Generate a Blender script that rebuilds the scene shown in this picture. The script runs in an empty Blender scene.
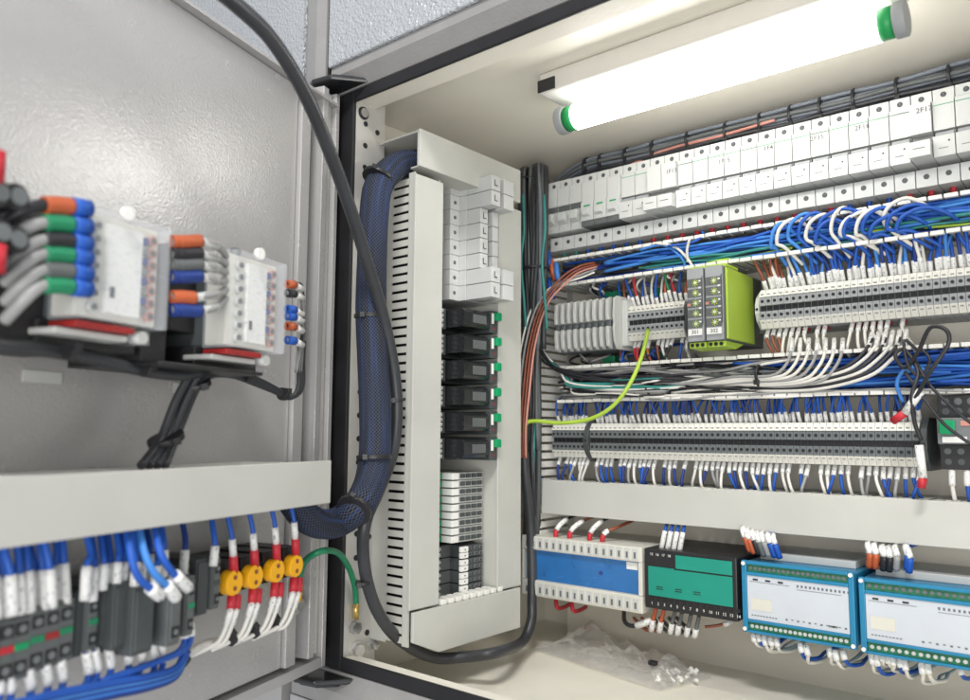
import bpy, math, random
from mathutils import Vector, Matrix
random.seed(7)
C = bpy.context.scene.collection
rnd = random.uniform
# ------------------------------------------------------------------ camera
CF = 786.96; YAW = math.radians(40.02); PIT = math.radians(6.05); ROL = math.radians(.33)
FW = Vector((-math.sin(YAW)*math.cos(PIT), math.cos(YAW)*math.cos(PIT), math.sin(PIT)))
R0 = Vector((math.cos(YAW), math.sin(YAW), 0)); U0 = R0.cross(FW)
def ray(u, v):
    x = u-485; y = 350-v; c, s = math.cos(ROL), math.sin(ROL)
    return FW + R0*((c*x-s*y)/CF) + U0*((s*x+c*y)/CF)
def PY(u, v, Y): r = ray(u, v); return r*(Y/r.y)          # point of a plane parallel to the back plate
def PX(u, v, X): r = ray(u, v); return r*(X/r.x)          # ... to the side wall
def PZ(u, v, Z): r = ray(u, v); return r*(Z/r.z)          # ... to the floor
DK = .9450
HINGE = Vector((-.585, .455, 0))*DK; DA = math.radians(17.46)
DS = Vector((math.sin(DA), -math.cos(DA), 0)); DN = Vector((math.cos(DA), math.sin(DA), 0))
def PD(u, v, off): r = ray(u, v); return r*((off*DK+HINGE.dot(DN))/r.dot(DN))   # ... to the door
def DL(s, off, z): return HINGE + (DS*s + DN*off + Vector((0, 0, z)))*DK
def toD(p): q = (p-HINGE)/DK; return (q.dot(DS), q.dot(DN), q.z)
SIDE = math.pi/2; DOOR = math.pi/2+DA
# ------------------------------------------------------------------ materials
MATS = {}
def mat(name, col, rough=.5, metal=0, noise=0, bump=0, bscale=300, emit=None, alpha=None, spec=.5, coat=0, trans=0, mottle=None, nscale=40):
    m = bpy.data.materials.new(name); m.use_nodes = True; nt = m.node_tree; b = nt.nodes['Principled BSDF']
    b.inputs['Base Color'].default_value = (*col, 1); b.inputs['Roughness'].default_value = rough
    b.inputs['Metallic'].default_value = metal; b.inputs['Specular IOR Level'].default_value = spec
    b.inputs['Coat Weight'].default_value = coat; b.inputs['Transmission Weight'].default_value = trans
    if alpha is not None: b.inputs['Alpha'].default_value = alpha
    tc = nt.nodes.new('ShaderNodeTexCoord')
    if noise:
        n = nt.nodes.new('ShaderNodeTexNoise'); n.inputs['Scale'].default_value = nscale; n.inputs['Detail'].default_value = 5
        nt.links.new(tc.outputs['Object'], n.inputs['Vector'])
        r = nt.nodes.new('ShaderNodeMapRange'); r.inputs[1].default_value = .3; r.inputs[2].default_value = .7
        r.inputs[3].default_value = 1-noise; r.inputs[4].default_value = 1+noise
        nt.links.new(n.outputs['Fac'], r.inputs[0])
        mx = nt.nodes.new('ShaderNodeVectorMath'); mx.operation = 'SCALE'; mx.inputs[0].default_value = col
        nt.links.new(r.outputs[0], mx.inputs['Scale']); nt.links.new(mx.outputs[0], b.inputs['Base Color'])
        dr = min(.1, noise*1.6); r2 = nt.nodes.new('ShaderNodeMapRange'); r2.inputs[3].default_value = max(.05, rough-dr); r2.inputs[4].default_value = min(1, rough+dr)
        nt.links.new(n.outputs['Fac'], r2.inputs[0]); nt.links.new(r2.outputs[0], b.inputs['Roughness'])
    if bump:
        n = nt.nodes.new('ShaderNodeTexNoise'); n.inputs['Scale'].default_value = bscale; n.inputs['Detail'].default_value = 2
        nt.links.new(tc.outputs['Object'], n.inputs['Vector'])
        bp = nt.nodes.new('ShaderNodeBump'); bp.inputs['Strength'].default_value = bump; bp.inputs['Distance'].default_value = .0008
        nt.links.new(n.outputs['Fac'], bp.inputs['Height']); nt.links.new(bp.outputs[0], b.inputs['Normal'])
    if emit: b.inputs['Emission Color'].default_value = (*emit[0], 1); b.inputs['Emission Strength'].default_value = emit[1]
    MATS[name] = m; return m
mat('door_paint', (.45, .44, .435), .27, metal=.18, noise=.008, bump=.36, bscale=520, spec=.9)
mat('front_paint', (.50, .52, .545), .20, metal=.15, noise=.03, bump=1, bscale=360, spec=.9)
MATS['front_paint'].node_tree.nodes['Bump'].inputs['Distance'].default_value = .0025
mat('frame_paint', (.30, .295, .29), .4, noise=.05, bump=.3, bscale=400)
mat('cream', (.87, .83, .73), .42, noise=.03, bump=.15, bscale=300, nscale=9)
mat('floor_cream', (.88, .84, .73), .38, noise=.05, bump=.15, bscale=300, nscale=14)
mat('zinc', (.52, .51, .48), .38, metal=.35, noise=.08, nscale=30)
mat('plate', (.64, .605, .53), .4, metal=.1, noise=.06, nscale=12)
mat('duct', (.50, .50, .465), .5, noise=.06, bump=.05, nscale=14)
mat('duct_side', (.52, .52, .475), .5, noise=.03)
mat('ducttip', (.80, .79, .74), .5, noise=.03)
mat('rubber', (.012, .012, .014), .6, noise=.2)
mat('black', (.018, .018, .020), .42, noise=.15)
mat('black_gloss', (.02, .021, .023), .22, noise=.1, coat=.3)
mat('cable', (.035, .037, .042), .42, noise=.15, bump=.1, bscale=200)
mat('greycable', (.16, .18, .21), .45, noise=.1)
mat('dgrey', (.11, .12, .12), .5, noise=.1)
mat('dgrey2', (.06, .068, .07), .5, noise=.12)
mat('tgrey', (.135, .15, .155), .5, noise=.06)
mat('tgrey_light', (.32, .335, .345), .5, noise=.05)
mat('tdark', (.165, .18, .185), .5, noise=.06)
mat('white', (.80, .80, .77), .45, noise=.02)
mat('mcb', (.55, .56, .55), .38, noise=.015)
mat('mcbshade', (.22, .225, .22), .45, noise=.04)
mat('offwhite', (.66, .65, .58), .5, noise=.04)
mat('lgrey', (.55, .56, .54), .5, noise=.04)
mat('marker', (.78, .77, .70), .5, noise=.05)
mat('blue', (.010, .085, .42), .52, noise=.1)
mat('dblue', (.008, .035, .20), .52, noise=.1)
mat('lblue', (.05, .22, .62), .52, noise=.1)
mat('wwire', (.72, .70, .65), .52, noise=.05)
mat('gwire', (.30, .30, .30), .4, noise=.05)
mat('bwire', (.02, .02, .024), .4, noise=.1)
mat('rwire', (.50, .02, .035), .52, noise=.1)
mat('brown', (.25, .07, .035), .4, noise=.1)
mat('orange', (.46, .10, .035), .4, noise=.1)
mat('pink', (.55, .25, .2), .4, noise=.1)
mat('green', (.01, .22, .10), .4, noise=.1)
mat('teal', (.03, .22, .20), .4, noise=.1)
mat('lime', (.42, .58, .07), .4, noise=.04, nscale=25)
mat('limewire', (.38, .55, .06), .4, noise=.08)
mat('yellow', (.95, .47, .01), .4, noise=.04)
mat('modblue', (.006, .14, .42), .3, noise=.12, nscale=60, coat=.15)
mat('modgreen', (.012, .27, .20), .35, noise=.05)
mat('pcbblue', (.018, .21, .39), .35, noise=.05)
mat('pcbgreen', (.02, .16, .08), .4, noise=.3, nscale=300)
mat('btn', (.0, .30, .11), .35, noise=.05)
mat('steel', (.55, .55, .55), .25, metal=.9, noise=.05)
mat('copper', (.7, .5, .15), .3, metal=.8)
mat('tube', (1, 1, 1), .4, emit=((1, .985, .95), 17))
mat('lampgreen', (.01, .30, .08), .4, noise=.05)
mat('lampbody', (.62, .60, .56), .4, noise=.02)
mat('red_dark', (.33, .02, .02), .45, noise=.1)
mat('print', (.05, .05, .06), .6)
mat('paper', (.78, .80, .82), .5, noise=.03, nscale=120)
mat('paperblue', (.56, .60, .655), .4, noise=.02, nscale=60)
def clear(name, col, alpha, rough=.08):
    m = mat(name, col, rough, alpha=alpha, spec=.8); return m
clear('clear', (.80, .83, .87), .12, .10)
clear('clear_grey', (.6, .62, .64), .25, .2)
clear('lid', (.8, .85, .9), .015, .08)
clear('lampclear', (.85, .88, .88), .35, .1)
# braided sleeve: blue wires seen through a black net, its strands painted with grey highlights
def braid():
    m = bpy.data.materials.new('braid'); m.use_nodes = True; nt = m.node_tree; b = nt.nodes['Principled BSDF']
    uv = nt.nodes.new('ShaderNodeUVMap')
    def wave(ang):
        mp = nt.nodes.new('ShaderNodeMapping'); mp.inputs['Rotation'].default_value = (0, 0, ang)
        nt.links.new(uv.outputs[0], mp.inputs[0])
        w = nt.nodes.new('ShaderNodeTexWave'); w.inputs['Scale'].default_value = 150; w.inputs['Distortion'].default_value = 0
        nt.links.new(mp.outputs[0], w.inputs['Vector']); return w
    a, c = wave(math.radians(42)), wave(math.radians(-42))
    mu = nt.nodes.new('ShaderNodeMath'); mu.operation = 'MAXIMUM'
    nt.links.new(a.outputs['Fac'], mu.inputs[0]); nt.links.new(c.outputs['Fac'], mu.inputs[1])
    w3 = nt.nodes.new('ShaderNodeTexNoise'); w3.inputs['Scale'].default_value = 1; w3.inputs['Detail'].default_value = 2
    mp3 = nt.nodes.new('ShaderNodeMapping'); mp3.inputs['Scale'].default_value = (320, 9, 1)
    nt.links.new(uv.outputs[0], mp3.inputs[0]); nt.links.new(mp3.outputs[0], w3.inputs['Vector'])
    cr = nt.nodes.new('ShaderNodeValToRGB'); e = cr.color_ramp.elements
    e[0].position = .38; e[0].color = (.003, .005, .011, 1); e[1].position = .56; e[1].color = (.005, .014, .050, 1)
    k = cr.color_ramp.elements.new(.72); k.color = (.014, .042, .15, 1)
    nt.links.new(w3.outputs['Fac'], cr.inputs[0])
    th = nt.nodes.new('ShaderNodeMapRange'); th.inputs[1].default_value = .90; th.inputs[2].default_value = .97
    nt.links.new(mu.outputs[0], th.inputs[0])
    mx = nt.nodes.new('ShaderNodeMix'); mx.data_type = 'RGBA'
    nt.links.new(th.outputs[0], mx.inputs[0]); nt.links.new(cr.outputs[0], mx.inputs[6]); mx.inputs[7].default_value = (.075, .082, .10, 1)
    nt.links.new(mx.outputs[2], b.inputs['Base Color']); b.inputs['Roughness'].default_value = .6; b.inputs['Specular IOR Level'].default_value = .25
    bp = nt.nodes.new('ShaderNodeBump'); bp.inputs['Strength'].default_value = .6; bp.inputs['Distance'].default_value = .0006
    nt.links.new(mu.outputs[0], bp.inputs['Height']); nt.links.new(bp.outputs[0], b.inputs['Normal'])
    MATS['braid'] = m
braid()
# sleeve printed with small dark marks across the wire
def printed(name, col, sx=900, thr=.56):
    m = mat(name, col, .45); nt = m.node_tree; b = nt.nodes['Principled BSDF']
    uv = nt.nodes.new('ShaderNodeUVMap'); mp = nt.nodes.new('ShaderNodeMapping'); mp.inputs['Scale'].default_value = (sx, 350, 1)
    oi = nt.nodes.new('ShaderNodeObjectInfo'); ad = nt.nodes.new('ShaderNodeVectorMath')
    sc = nt.nodes.new('ShaderNodeVectorMath'); sc.operation = 'SCALE'; sc.inputs[0].default_value = (37, 91, 13)
    nt.links.new(oi.outputs['Random'], sc.inputs['Scale'])
    nt.links.new(uv.outputs[0], mp.inputs[0]); nt.links.new(mp.outputs[0], ad.inputs[0]); nt.links.new(sc.outputs[0], ad.inputs[1])
    n = nt.nodes.new('ShaderNodeTexNoise'); n.inputs['Scale'].default_value = 1.0; n.inputs['Detail'].default_value = 1
    nt.links.new(ad.outputs[0], n.inputs['Vector'])
    cr = nt.nodes.new('ShaderNodeValToRGB'); cr.color_ramp.elements[0].position = thr; cr.color_ramp.elements[0].color = (*col, 1)
    cr.color_ramp.elements[1].position = thr+.05; cr.color_ramp.elements[1].color = (.32, .32, .34, 1)
    nt.links.new(n.outputs['Fac'], cr.inputs[0]); nt.links.new(cr.outputs[0], b.inputs['Base Color'])
printed('sleeve', (.76, .76, .74), 800, .62)
# paper face printed with fine rows of marks (wiring scheme)
def scheme():
    m = mat('scheme', (.78, .78, .75), .4); nt = m.node_tree; b = nt.nodes['Principled BSDF']
    tc = nt.nodes.new('ShaderNodeTexCoord'); mp = nt.nodes.new('ShaderNodeMapping'); mp.inputs['Scale'].default_value = (160, 160, 1600)
    nt.links.new(tc.outputs['Object'], mp.inputs[0])
    n = nt.nodes.new('ShaderNodeTexNoise'); n.inputs['Scale'].default_value = 1; n.inputs['Detail'].default_value = 2
    nt.links.new(mp.outputs[0], n.inputs['Vector'])
    cr = nt.nodes.new('ShaderNodeValToRGB'); cr.color_ramp.elements[0].position = .58; cr.color_ramp.elements[0].color = (.80, .80, .77, 1)
    cr.color_ramp.elements[1].position = .68; cr.color_ramp.elements[1].color = (.45, .46, .50, 1)
    nt.links.new(n.outputs['Fac'], cr.inputs[0]); nt.links.new(cr.outputs[0], b.inputs['Base Color'])
scheme()
# ------------------------------------------------------------------ mesh building
class MB:
    def __init__(s): s.v = []; s.f = []; s.m = []; s.sm = []; s.names = []; s.uv = {}
    def mi(s, name):
        if name not in s.names: s.names.append(name)
        return s.names.index(name)
    def box(s, x0, x1, y0, y1, z0, z1, m):
        if x0 > x1: x0, x1 = x1, x0
        if y0 > y1: y0, y1 = y1, y0
        if z0 > z1: z0, z1 = z1, z0
        return s.hexa([(x0, y0, z0), (x1, y0, z0), (x1, y1, z0), (x0, y1, z0), (x0, y0, z1), (x1, y0, z1), (x1, y1, z1), (x0, y1, z1)], m)
    def hexa(s, p, m):
        b = len(s.v); s.v += [tuple(q) for q in p]; k = s.mi(m)
        for f in ((0, 3, 2, 1), (4, 5, 6, 7), (0, 1, 5, 4), (1, 2, 6, 5), (2, 3, 7, 6), (3, 0, 4, 7)):
            s.f.append(tuple(b+i for i in f)); s.m.append(k); s.sm.append(False)
        return s
    def prism(s, prof, x0, x1, m, axis='x'):
        """profile of (y,z) points extruded along x; axis 'y': (x,z) extruded along y; 'z': (x,y)"""
        b = len(s.v); n = len(prof); k = s.mi(m)
        def P(a, q):
            return (a, q[0], q[1]) if axis == 'x' else ((q[0], a, q[1]) if axis == 'y' else (q[0], q[1], a))
        s.v += [P(x0, q) for q in prof] + [P(x1, q) for q in prof]
        s.f.append(tuple(b+i for i in range(n))[::-1]); s.f.append(tuple(b+n+i for i in range(n)))
        s.m += [k, k]; s.sm += [False, False]
        for i in range(n):
            j = (i+1) % n; s.f.append((b+i, b+j, b+n+j, b+n+i)); s.m.append(k); s.sm.append(False)
        return s
    def cyl(s, p0, p1, r, m, n=12, r1=None, smooth=True):
        return s.tube([p0, p1], r, m, n, rr=[r, r if r1 is None else r1], smooth=smooth, sub=0)
    def tube(s, pts, r, m, n=8, rr=None, smooth=True, sub=5, closed_ends=True):
        pts = [Vector(p) for p in pts]
        if sub and len(pts) > 2:
            q = []; L = len(pts); R = []
            for i in range(L-1):
                p0 = pts[max(i-1, 0)]; p1 = pts[i]; p2 = pts[i+1]; p3 = pts[min(i+2, L-1)]
                for k in range(sub):
                    t = k/sub; t2 = t*t; t3 = t2*t
                    q.append(.5*((2*p1)+(-p0+p2)*t+(2*p0-5*p1+4*p2-p3)*t2+(-p0+3*p1-3*p2+p3)*t3))
                    if rr: R.append(rr[i]*(1-t)+rr[i+1]*t)
            q.append(pts[-1])
            if rr: R.append(rr[-1]); rr = R
            pts = q
        k = s.mi(m); base = len(s.v); up = None; acc = 0
        T0 = None
        for i, p in enumerate(pts):
            t = (pts[min(i+1, len(pts)-1)]-pts[max(i-1, 0)])
            if t.length < 1e-9: t = Vector((0, 0, 1))
            t.normalize()
            if up is None:
                up = t.orthogonal().normalized()
            else:
                up = (up - t*up.dot(t));
                if up.length < 1e-6: up = t.orthogonal()
                up.normalize(); acc += (p-pts[i-1]).length
            w = t.cross(up); rad = rr[i] if rr else r
            for j in range(n):
                a = 2*math.pi*j/n; s.v.append(tuple(p+up*(rad*math.cos(a))+w*(rad*math.sin(a))))
            if i:
                a0 = acc-(p-pts[i-1]).length
                for j in range(n):
                    jj = (j+1) % n
                    s.uv[len(s.f)] = [(2*math.pi*rad*j/n, a0), (2*math.pi*rad*(j+1)/n, a0), (2*math.pi*rad*(j+1)/n, acc), (2*math.pi*rad*j/n, acc)]
                    s.f.append((base+(i-1)*n+j, base+(i-1)*n+jj, base+i*n+jj, base+i*n+j)); s.m.append(k); s.sm.append(smooth)
        if closed_ends:
            s.f.append(tuple(base+j for j in range(n))[::-1]); s.m.append(k); s.sm.append(False)
            e = base+(len(pts)-1)*n
            s.f.append(tuple(e+j for j in range(n))); s.m.append(k); s.sm.append(False)
        return s
    def disc(s, c, r, m, axis='y', n=12, d=.0004):
        c = Vector(c); a = {'x': Vector((1, 0, 0)), 'y': Vector((0, 1, 0)), 'z': Vector((0, 0, 1))}[axis]
        return s.cyl(c-a*d, c+a*d, r, m, n, smooth=False)
    def build(s, name, parent=None, bev=0, label=None, cat=None, group=None, kind=None, loc=None, world=False):
        me = bpy.data.meshes.new(name); me.from_pydata(s.v, [], s.f)
        for n in s.names: me.materials.append(MATS[n])
        me.polygons.foreach_set('material_index', s.m); me.polygons.foreach_set('use_smooth', s.sm)
        if s.uv:
            uvl = me.uv_layers.new(name='UVMap')
            for fi, co in s.uv.items():
                ls = me.polygons[fi].loop_start
                for q in range(4): uvl.data[ls+q].uv = co[q]
        me.update()
        o = bpy.data.objects.new(name, me); C.objects.link(o)
        if parent: o.parent = parent
        if loc: o.location = loc
        if bev:
            b = o.modifiers.new('bevel', 'BEVEL'); b.width = bev; b.segments = 2; b.limit_method = 'ANGLE'; b.angle_limit = math.radians(40)
        tag(o, label, cat, group, kind); return o
def tag(o, label=None, cat=None, group=None, kind=None):
    if label: o['label'] = label
    if cat: o['category'] = cat
    if group: o['group'] = group
    if kind: o['kind'] = kind
def thing(name, label, cat, loc=(0, 0, 0), rz=0, group=None):
    o = bpy.data.objects.new(name, None); o.empty_display_size = .01; C.objects.link(o)
    o.location = loc; o.rotation_euler = (0, 0, rz)
    if rz == DOOR: o.scale = (DK, DK, DK)
    tag(o, label, cat, group); return o
def dup(root, loc, label=None, group=None):
    r = root.copy(); C.objects.link(r); r.location = loc
    if label: r['label'] = label
    if group: r['group'] = group
    for ch in list(root.children):
        c = ch.copy(); C.objects.link(c); c.parent = r
        for g in ch.children:
            d = g.copy(); C.objects.link(d); d.parent = c
    return r
def letters(txt, size, loc, parent, m='print', rot=(math.pi/2, 0, 0)):
    c = bpy.data.curves.new('lettering', 'FONT'); c.body = txt; c.size = size; c.align_x = 'CENTER'; c.align_y = 'CENTER'; c.extrude = .00008
    c.materials.append(MATS[m]); c.resolution_u = 2
    f = bpy.data.objects.new('lettering', c); C.objects.link(f); bpy.context.view_layer.update()
    me = bpy.data.meshes.new_from_object(f.evaluated_get(bpy.context.evaluated_depsgraph_get())); bpy.data.objects.remove(f)
    o = bpy.data.objects.new('lettering', me); C.objects.link(o); o.location = loc; o.rotation_euler = rot; o.parent = parent; return o
# =================================================================== THE ENCLOSURE
cab = thing('control_cabinet', 'open grey steel control cabinet with cream inside and its door swung to the left', 'cabinet', (-.55, .45, -.24))
def cw(mb, name, parent=cab, bev=0, **k):            # child given in world coordinates
    o = mb.build(name, parent, bev, **k); o.matrix_parent_inverse = Matrix.Translation(-Vector((-.55, .45, -.24))); return o
XR = .16
cw(MB().box(-.615, XR, .835, .845, -.30, .40, 'cream'), 'back_wall')
cw(MB().box(-.615, -.6005, .466, .834, -.30, .40, 'cream'), 'side_wall')
cw(MB().box(XR, XR+.015, .466, .845, -.30, .40, 'cream'), 'side_wall')
cw(MB().box(-.599, XR-.001, .4865, .834, -.25, -.234, 'floor_cream'), 'floor_panel')
cw(MB().box(-.5995, XR-.001, .4900, .834, .326, .34, 'cream'), 'ceiling_panel')
cw(MB().box(-.535, .12, .790, .794, -.2385, .285, 'plate'), 'mounting_plate')
# front sill, header and post round the opening
m = MB(); m.box(-.552, XR, .4660, .480, -.30, -.1955, 'cream'); m.box(-.598, XR, .4801, .486, -.233, -.199, 'floor_cream')
cw(m, 'sill', bev=.0008)
m = MB(); m.box(-.552, XR, .4660, .4895, .3095, .40, 'cream')
cw(m, 'header', bev=.0008)
m = MB(); m.box(-.60, -.551, .4662, .5025, -.233, .325, 'zinc')
for k in range(24):
    z = -.175+k*.0212
    m.disc((-.5508, .478, z), .0026, 'rubber', 'x', 10)
    if k % 2 == 0: m.disc((-.5508, .493, z-.004), .0026, 'rubber', 'x', 10)
post = cw(m, 'frame_post')
m = MB(); m.box(-.5715, -.5500, .4620, .4655, -.205, .3190, 'rubber'); m.box(-.5499, XR, .4620, .4655, -.2055, -.1940, 'rubber'); m.box(-.5499, XR, .4620, .4655, .3080, .3190, 'rubber')
cw(m, 'rubber_seal', bev=.001)
m = MB()
m.prism([(.4655, .3195), (.4615, .3195), (.4520, .3330), (.4520, .342), (.4655, .342)], -.5715, XR, 'frame_paint')
cw(m, 'upper_frame_rail')
m = MB(); m.box(-.5735, XR, .4485, .4650, .3425, .80, 'front_paint'); cw(m, 'upper_front_panel', bev=.002)
m = MB(); m.prism([(.4655, -.2060), (.4615, -.2060), (.4520, -.2195), (.4520, -.232), (.4655, -.232)], -.604, XR, 'frame_paint')
cw(m, 'lower_frame_rail')
m = MB(); m.box(-.6035, -.10, .4500, .4650, -.60, -.2325, 'door_paint'); m.box(-.588, -.10, .4480, .4498, -.60, -.243, 'front_paint')
cw(m, 'lower_front_panel', bev=.001)
for z, zz, nm in ((.3200, 1, 'hinge_cover'), (-.2075, -1, 'hinge_cover')):
    m = MB(); m.prism([(-.588, .4612), (-.596, .452), (-.592, .438), (-.572, .430), (-.550, .434), (-.5285, .4612)], z, z+.005*zz, 'black_gloss', 'z')
    m.prism([(-.583, .4612), (-.590, .452), (-.586, .442), (-.572, .4365), (-.554, .440), (-.5365, .4612)], z+.0051*zz, z+.0085*zz, 'black_gloss', 'z')
    cw(m, nm, bev=.0022)
m = MB(); m.disc((-.5506, .475, .3010), .0062, 'rubber', 'x', 14); m.disc((-.5498, .475, .3010), .0045, 'steel', 'x', 14, .001); cw(m, 'bolt')
for (u, v, r) in ((357, 650, .0058), (373, 645, .0038), (376, 590, .004), (374, 600, .0025)):
    p = PX(u, v, -.550); m = MB(); m.cyl((-.5512, p.y, p.z), (-.5455, p.y, p.z), r, 'steel', 6, smooth=False); m.disc((-.5506, p.y, p.z), r*1.35, 'zinc', 'x', 16, .0008); cw(m, 'bolt')
# neighbour to the left: grey post and textured panel
nb = thing('neighbouring_cabinet', 'closed textured light grey cabinet front seen behind the top of the open door', 'cabinet', (-.70, .45, -.3))
def nw(mb, name, bev=0):
    o = mb.build(name, nb, bev); o.matrix_parent_inverse = Matrix.Translation(-Vector((-.70, .45, -.3))); return o
nw(MB().box(-.5775, -.5742, .452, .475, -.19, .80, 'rubber'), 'gap_seal')
nw(MB().prism([(-.578, .450), (-.578, .475), (-.6135, .475), (-.6135, .4535), (-.605, .4485), (-.589, .4465)], .33, .80, 'frame_paint', 'z'), 'corner_post')
nw(MB().box(-1.6, -.6140, .450, .475, -.19, .80, 'front_paint'), 'front_panel')
nw(MB().box(-.618, -.6045, .466, .476, -.60, -.1905, 'rubber'), 'gap_seal')
nw(MB().box(-1.6, -.6185, .452, .475, -.60, -.1905, 'door_paint'), 'lower_front_panel')

# ------------------------------------------------------------------ the door (a part of the cabinet with sub-parts)
def dpt(m, name, parent, bev=0, **k):
    o = m.build(name, parent, bev, **k); o.matrix_parent_inverse = Matrix.Translation(-Vector((-.55, .45, -.24))) ; return o
def dbox(m, s0, s1, o0, o1, z0, z1, mt):
    P = [DL(s, o, z) for z in (z0, z1) for (s, o) in ((s0, o0), (s1, o0), (s1, o1), (s0, o1))]
    m.hexa([P[1], P[0], P[3], P[2], P[5], P[4], P[7], P[6]], mt)
m = MB()
dbox(m, -.033, .60, -.030, -.022, -.2145, .3325, 'door_paint')       # outer skin
dbox(m, .0345, .60, -.0215, -.004, -.200, .316, 'door_paint')         # inner panel
door = dpt(m, 'door', cab, bev=.001)
def dsub(m, name, bev=.0006):
    o = m.build(name, door, bev); o.matrix_parent_inverse = door.matrix_parent_inverse.copy() ; o.matrix_parent_inverse = (Matrix.Identity(4)); return o
m = MB(); dbox(m, .0335, .0195, -.0215, .000, -.200, .316, 'door_paint'); dbox(m, .0025, -.006, -.0215, .0015, -.200, .3300, 'door_paint')
dbox(m, .0190, .0028, -.0215, -.012, -.2, .330, 'door_paint')
dbox(m, -.0065, -.019, -.0215, -.004, -.2, .330, 'zinc'); dbox(m, -.0195, -.0255, -.0215, .001, -.2125, .3312, 'door_paint'); dbox(m, -.0258, -.0325, -.0215, -.006, -.2125, .3312, 'frame_paint')
dsub(m, 'stiffener_profile')
m = MB(); dbox(m, -.019, .60, -.0215, .004, .3165, .3195, 'door_paint'); dbox(m, -.031, .60, -.0215, -.019, .3196, .3320, 'door_paint'); dsub(m, 'top_flange')
m = MB(); dbox(m, -.019, .60, -.0215, .001, -.2125, -.2035, 'door_paint'); dsub(m, 'bottom_flange')
for (u, v) in ((43, 377), (180, 388)):
    s, o, z = toD(PD(u, v, -.003)); m = MB(); w = .013 if u < 100 else .006
    dbox(m, s+w, s-w, -.0038, -.0030, z-.0035, z+.0035, 'lgrey'); dsub(m, 'small_label', 0)
p = toD(PD(297, 605, 0)); m = MB(); m.cyl(DL(p[0], -.010, p[2]), DL(p[0], .004, p[2]), .0062, 'steel', 6, smooth=False); m.cyl(DL(p[0], -.012, p[2]), DL(p[0], -.0005, p[2]), .0085, 'zinc', 16, smooth=False); dsub(m, 'bolt')

# =================================================================== LAMP
XL0, XL1 = -.372, -.098
lz = .296
lamp = thing('strip_lamp', 'lit fluorescent strip lamp with green end rings screwed under the cream ceiling', 'lamp', (-.23, .57, .326))
def lp(m, name, bev=0):
    o = m.build(name, lamp, bev); o.matrix_parent_inverse = Matrix.Translation(-Vector((-.23, .57, .326))); return o
pL, pR = PZ(566, 122, .290), PZ(900, 17, .290)
LY = (pL.y+pR.y)/2
lp(MB().box(pL.x-.006, pR.x+.004, LY-.031, LY+.012, .3065, .3255, 'lampbody'), 'lamp_base', .002)
m = MB(); m.box(pL.x-.0065, pL.x+.012, LY-.0322, LY-.0308, .3075, .3185, 'black'); lp(m, 'type_plate')
lp(MB().cyl((pL.x+.014, LY, .290), (pR.x-.014, LY, .290), .0116, 'tube', 24), 'tube')
for x0, x1 in ((pL.x+.0045, pL.x+.0138), (pR.x-.0138, pR.x-.0045)):
    lp(MB().cyl((x0, LY, .290), (x1, LY, .290), .0114, 'lampgreen', 24), 'end_ring')
for x0, x1 in ((pL.x-.004, pL.x+.0042), (pR.x-.0042, pR.x+.004)):
    lp(MB().cyl((x0, LY, .290), (x1, LY, .290), .0128, 'tgrey_light', 24), 'end_cap', .001)

# =================================================================== DUCTS
def comb(m, x0, x1, z, yb=.7895, yf=.722, th=.0016, pitch=.0115, base=.018, lip=.0022, up=1, gap=.0034):
    """one slotted wall of a wiring duct: plate standing off the mounting plate, cut into fingers with T heads"""
    m.box(x0, x1, yb-base, yb, z-th/2, z+th/2, 'duct')
    n = int((x1-x0)/pitch)
    for i in range(n):
        a = x0+i*pitch; j = rnd(-.0008, .0008)
        m.box(a+gap/2, a+pitch-gap/2, yf+.004, yb-base-.0002, z-th/2, z+th/2, 'duct_side')
        m.box(a+.0007, a+pitch-.0007, yf+j*.5, yf+.004, z-lip+j*.4, z+lip*.55+j*.4, 'ducttip')
def duct_open(name, label, x0, x1, z0, z1, group=None):
    t = thing(name, label, 'wiring duct', ((x0+x1)/2, .79, z0), 0, group)
    m = MB(); m.box(x0, x1, .787, .7893, z0, z1, 'duct'); comb(m, x0, x1, z1); comb(m, x0, x1, z0, up=-1)
    o = m.build('slotted_body', t, .0003); o.matrix_parent_inverse = Matrix.Translation(-t.location); return t
duct_open('wiring_duct', 'open slotted duct full of cables just below the white circuit breakers', -.508, .06, .1668, .1965)
duct_open('wiring_duct', 'open slotted duct with blue and white wires between the two terminal rows', -.502, .06, .0365, .0735)
# closed duct below
t = thing('wiring_duct', 'grey slotted duct closed by a smooth cover above the blue and green modules', 'wiring duct', (-.3, .79, -.087))
m = MB(); m.box(-.5195, .06, .787, .7893, -.0865, -.0515, 'duct'); comb(m, -.5195, .06, -.0525, yf=.726); comb(m, -.5195, .06, -.0855, yf=.726)
o = m.build('slotted_body', t, .0003); o.matrix_parent_inverse = Matrix.Translation(-t.location)
m = MB(); m.box(-.5205, .06, .7185, .7205, -.0875, -.0512, 'duct'); m.box(-.5205, .06, .7207, .7245, -.0530, -.0513, 'duct'); m.box(-.5205, .06, .7207, .7245, -.0874, -.0858, 'duct')
o = m.build('cover', t, .0006); o.matrix_parent_inverse = Matrix.Translation(-t.location)
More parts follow.
